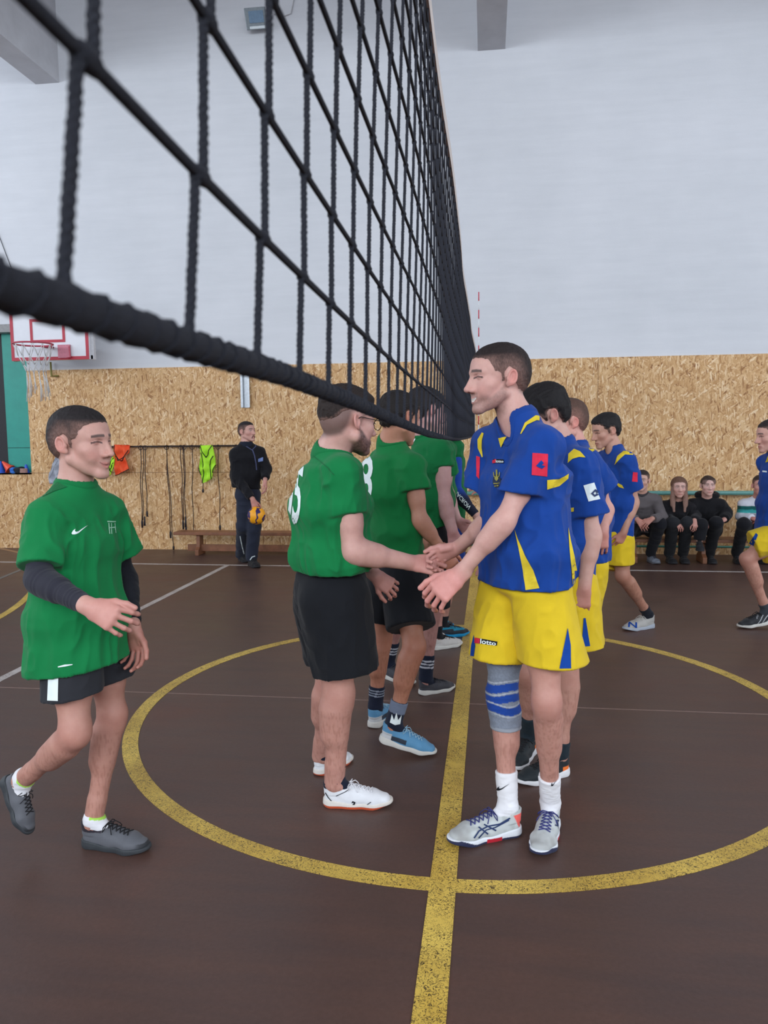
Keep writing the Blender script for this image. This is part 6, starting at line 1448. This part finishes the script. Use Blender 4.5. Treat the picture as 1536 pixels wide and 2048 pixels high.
for s, ft in (('R', fR), ('L', fL)):
    ft.build(man['o'], man['org'], None, None, M_LB, paint=lambda V: np.tile(srgb(26, 26, 30), (len(V), 1)), solepaint=lambda V: np.tile(srgb(30, 30, 34), (len(V), 1)))
sf = Skin_([man['shirt']])
decal('badge', [[(516, 918), (526, 914), (526, 922), (516, 924)]], sf, mat_plain('pale_blue_print', srgb(110, 130, 180), 0.7), man['shirt_o'], man['org'], 2)
decal('lanyard', [band([(486, 884), (493, 893), (504, 900), (511, 893), (513, 885)], 1.8), band([(505, 900), (509, 912), (512, 928), (513, 940)], 2.2)], sf, mat_plain('lanyard_blue', srgb(70, 76, 110), 0.7), man['shirt_o'], man['org'], 2, union=True)
sf = Skin_([man['pants']])
decal('piping', [band([(480, 1072), (484, 1092), (488, 1108)], 1.8)], sf, M_PRT, man['pants_o'], man['org'], 3)
decal('piping', [band([(500, 1120), (504, 1114), (510, 1112)], 1.8)], sf, M_PRT, man['pants_o'], man['org'], 3)
# goatee as a small patch of hair
h_ = man['head']
mb = MB(); mb.loft([[h_.w((r*math.cos(a), 0.094-0.006*abs(math.cos(a))*3+k*0.001, -0.092+0.020*math.sin(a)*r/0.014-0.002*k)) for a in np.linspace(0, 2*math.pi, 14, endpoint=False)] for k, r in ((-4, 0.014), (0, 0.013), (2, 0.006))])
mb.tube([h_.w((-0.024, 0.090, -0.078)), h_.w((-0.020, 0.096, -0.058)), h_.w((0, 0.101, -0.052)), h_.w((0.020, 0.096, -0.058)), h_.w((0.024, 0.090, -0.078))], 0.0035, 6)
mesh_np('beard', mb.v, mb.f, M_HAIR, man['o'], man['org'], True, np.tile(srgb(60, 46, 42), (len(mb.v), 1)))
bc_ = P(513, 1031, Y0-0.31); br_ = 0.105
m, nt, b = nodes('volleyball_leather')
tc = nt.nodes.new('ShaderNodeTexCoord'); wv = nt.nodes.new('ShaderNodeTexWave'); wv.inputs['Scale'].default_value = 3.4; wv.inputs['Distortion'].default_value = 3.5; wv.inputs['Detail'].default_value = 0; wv.inputs['Detail Scale'].default_value = 6
nt.links.new(tc.outputs['Object'], wv.inputs['Vector'])
nt.links.new(ramp(nt, wv.outputs['Fac'], [(0.20, srgb(44, 34, 92)), (0.26, srgb(246, 168, 24))]), b.inputs['Base Color']); b.inputs['Roughness'].default_value = 0.5
bm = bmesh.new(); bmesh.ops.create_uvsphere(bm, u_segments=40, v_segments=24, radius=br_); me = bpy.data.meshes.new('volleyball'); bm.to_mesh(me); bm.free()
me.polygons.foreach_set('use_smooth', [True]*len(me.polygons)); me.materials.append(m); o = bpy.data.objects.new('volleyball', me); COL.objects.link(o); o.location = bc_; o.rotation_euler = (0.6, 0.3, 0.4)
tag(o, 'orange and purple volleyball held low in the right hand of the man in black', 'volleyball')

# ---- spectators on the bench
def sitter(label, hx, hy, X0, knees, feet, yaw, top, pcol, hairkw, hands, arms, skin, lean=0.30, sy=0.0, hs=1.0, shoe=srgb(30, 30, 34), sole=srgb(40, 40, 44), elb=0.05, hy2=0, name='jacket', sr=(0.060, 0.052), w=(.165, .12), boot=False, bangle=None, collar=None, **ho):
    Y = SBY-0.02+sy; fw = yw(yaw); rt = np.array((fw[1], -fw[0], 0)); p = A3((X0, Y, SEATZ+0.10)); 
    hc = P(hx, hy, Y+fw[1]*lean); n = hc-A3((0, 0, 0.155))-fw*0.07; c = (p*0.45+n*0.55)
    J = dict(pel=p, chest=c, neck=n)
    for s, g in (('R', 1), ('L', -1)):
        J['s'+s] = n+rt*g*0.15-A3((0, 0, 0.07)); J['e'+s], J['w'+s] = arms[s]; J['hip'+s] = p+rt*g*0.09; J['k'+s] = knees[s]
    hd = Head(hc, yaw+ho.pop('turn', 0), ho.pop('pitch', 0), 0, hs, **ho)
    R = person(label, J, hd, hairkw, skin=skin, hands=hands, feet=feet, h=HZ, hf=HF, chk=label[:10], torso=(0.10, 0.07), leg=(0.9, 0.9), arm=(0.9, 0.9), kneeback=dict(R=-fw, L=-fw),
        shirt=dict(st=[(p-A3((0, 0, 0.05)), w[0], w[1]), ((p+c)/2, w[0], w[1]), (c, w[0], w[1]*0.95), (n-A3((0, 0, 0.10)), w[0]*0.8, w[1]*0.75)], hem=p-A3((0, 0, 0.02)), hemn=(0, 0, -1), col=top, cuff={s: J['e'+s]+(J['w'+s]-J['e'+s])*0.86 for s in 'RL'}, elb=dict(R=elb, L=elb), sr=sr, neck=0.058, name=name, fold=0.015, collar=collar, colw=0.02, seed=int(hx)))
    dress_pants(R, pcol, p+A3((0, 0, 0.03)), {s: feet[s].ankle()+A3((0, 0, 0.0)) for s in feet}, rt=0.092, rk=0.072, rh=0.060, a=0.16)
    for s in feet: feet[s].build(R['o'], R['org'], None, None, M_DKL, paint=lambda V: np.tile(shoe, (len(V), 1))*(0.85+0.3*vnoise(V*60, 1))[:, None], solepaint=lambda V: np.tile(sole, (len(V), 1)), boot=boot)
    return R
KY = SBY-0.42; FY = lambda px, py: G(px, py)
def pf(px0, py0, px1, py1, side): t = G(px1, 1129.5); return Foot(t+A3(((px0-px1)/167, 0.26, 0)), t, side=side, size=0.28)
x_ = float(P(1286, 1060, SBY)[0])
boy = sitter('seated teenage boy in a grey softshell jacket, hands clasped on his knees', 1284, 962, x_, dict(R=P(1262, 1050, KY), L=P(1320, 1048, KY)), dict(R=pf(1262, 1112, 1261, 1128, 'R'), L=pf(1306, 1112, 1318, 1129, 'L')), 262, srgb(98, 92, 94), srgb(24, 25, 32),
    dict(style='buzz', col=srgb(52, 44, 42), h=0.004, top=0.008), dict(R=dict(d=(0.55, -0.3, -0.7), n=(-0.3, -0.6, 0.5), curl=(20, 22, 15), s=0.95), L=dict(d=(-0.75, -0.3, -0.5), n=(0, -0.7, 0.6), curl=(20, 25, 15), s=0.95)),
    dict(R=(P(1252, 1034, SBY-0.34), P(1276, 1040, SBY-0.52)), L=(P(1326, 1034, SBY-0.34), P(1303, 1038, SBY-0.54))), srgb(206, 166, 150), turn=-12, lean=0.34, shoe=srgb(120, 126, 138), sole=srgb(96, 98, 106), hs=1.03, collar=srgb(60, 58, 62))
x_ = float(P(1358, 1060, SBY)[0])
girl = sitter('seated girl with long light brown hair in black clothes', 1358, 976, x_, dict(R=P(1346, 1046, KY), L=P(1374, 1046, KY)), dict(R=pf(1346, 1112, 1348, 1128, 'R'), L=pf(1374, 1112, 1374, 1129, 'L')), 265, srgb(32, 31, 35), srgb(34, 36, 40),
    dict(style='long', col=srgb(112, 84, 70), h=0.006), dict(R=dict(d=(0.5, -0.4, -0.5), n=(0, -0.5, 0.6), s=0.85), L=dict(d=(0.1, -0.4, -0.9), n=(0.3, -0.9, 0.2), s=0.85, curl=(30, 40, 30))),
    dict(R=(P(1334, 1034, SBY-0.24), P(1350, 1044, SBY-0.44)), L=(P(1392, 1030, SBY-0.24), P(1389, 1042, SBY-0.46))), srgb(214, 174, 162), w=(.145, .11), hs=0.98, boot=True, name='jumper')
x_ = float(P(1413, 1060, SBY)[0])
girl2 = sitter('seated girl in a black hooded top with tied-back dark hair', 1416, 972, x_, dict(R=P(1402, 1050, KY), L=P(1432, 1046, KY+0.03)), dict(R=Foot(P(1398, 1092, KY+0.05), P(1400, 1104, KY-0.18), side='R', size=0.26), L=pf(1428, 1114, 1429, 1131, 'L')), 268, srgb(22, 22, 26), srgb(20, 21, 26),
    dict(style='tied', col=srgb(62, 48, 44), h=0.005), dict(R=dict(d=(0.9, -0.3, -0.2), n=(0, -0.5, 0.6), s=0.85, curl=(35, 40, 30)), L=dict(d=(-0.8, -0.2, -0.2), n=(0, -0.6, 0.6), s=0.85)),
    dict(R=(P(1384, 1030, SBY-0.22), P(1398, 1046, SBY-0.42)), L=(P(1452, 1026, SBY-0.20), P(1448, 1040, SBY-0.40))), srgb(214, 176, 166), w=(.165, .12), hs=0.98, boot=True, name='hooded_top', sr=(0.07, 0.07), collar=srgb(18, 18, 22))
c0 = P(1415, 994, SBY-0.22)
rings = MB().tube([c0+np.array((0.105*math.cos(a), 0.06*math.sin(a)+0.02, 0.02+0.015*math.sin(a))) for a in np.linspace(0, 2*math.pi, 20, endpoint=False)], 0.038, 10, closed=True)
mesh_np('hood', rings.v, rings.f, M_CLOTH, girl2['o'], girl2['org'], True, np.tile(srgb(20, 20, 24), (len(rings.v), 1)))
x_ = float(P(1518, 1060, SBY)[0])
def jk(V):
    c = np.tile(srgb(206, 208, 218), (len(V), 1)); px = proj(V)
    X_, Z_ = V[:, 0]-x_, V[:, 2]
    c[(Z_ > 0.665) & (Z_ < 0.71) & (X_ < -0.10)] = srgb(24, 90, 88); c[(Z_ > 0.625) & (Z_ <= 0.665) & (X_ < -0.08)] = srgb(60, 160, 160); c[(X_ > -0.11) & (Z_ < 0.65)] = srgb(150, 26, 44); return c
who = sitter('spectator in white, teal and red track top at right end of the bench', 1520, 972, x_, dict(R=P(1488, 1048, KY), L=P(1530, 1048, KY)), dict(R=pf(1484, 1116, 1482, 1134, 'R'), L=pf(1530, 1116, 1534, 1134, 'L')), 262, jk, srgb(22, 22, 28),
    dict(style='buzz', col=srgb(60, 48, 44), h=0.004, top=0.008), dict(R=dict(d=(0.8, -0.3, -0.1), n=(0, -0.6, 0.6), s=0.9), L=dict(d=(-0.8, -0.2, -0.2), n=(0, -0.6, 0.6), s=0.9)),
    dict(R=(P(1482, 1032, SBY-0.2), P(1508, 1038, SBY-0.40)), L=(P(1552, 1030, SBY-0.2), P(1530, 1038, SBY-0.40))), srgb(200, 150, 140), w=(.17, .12), hs=1.0, name='track_top')
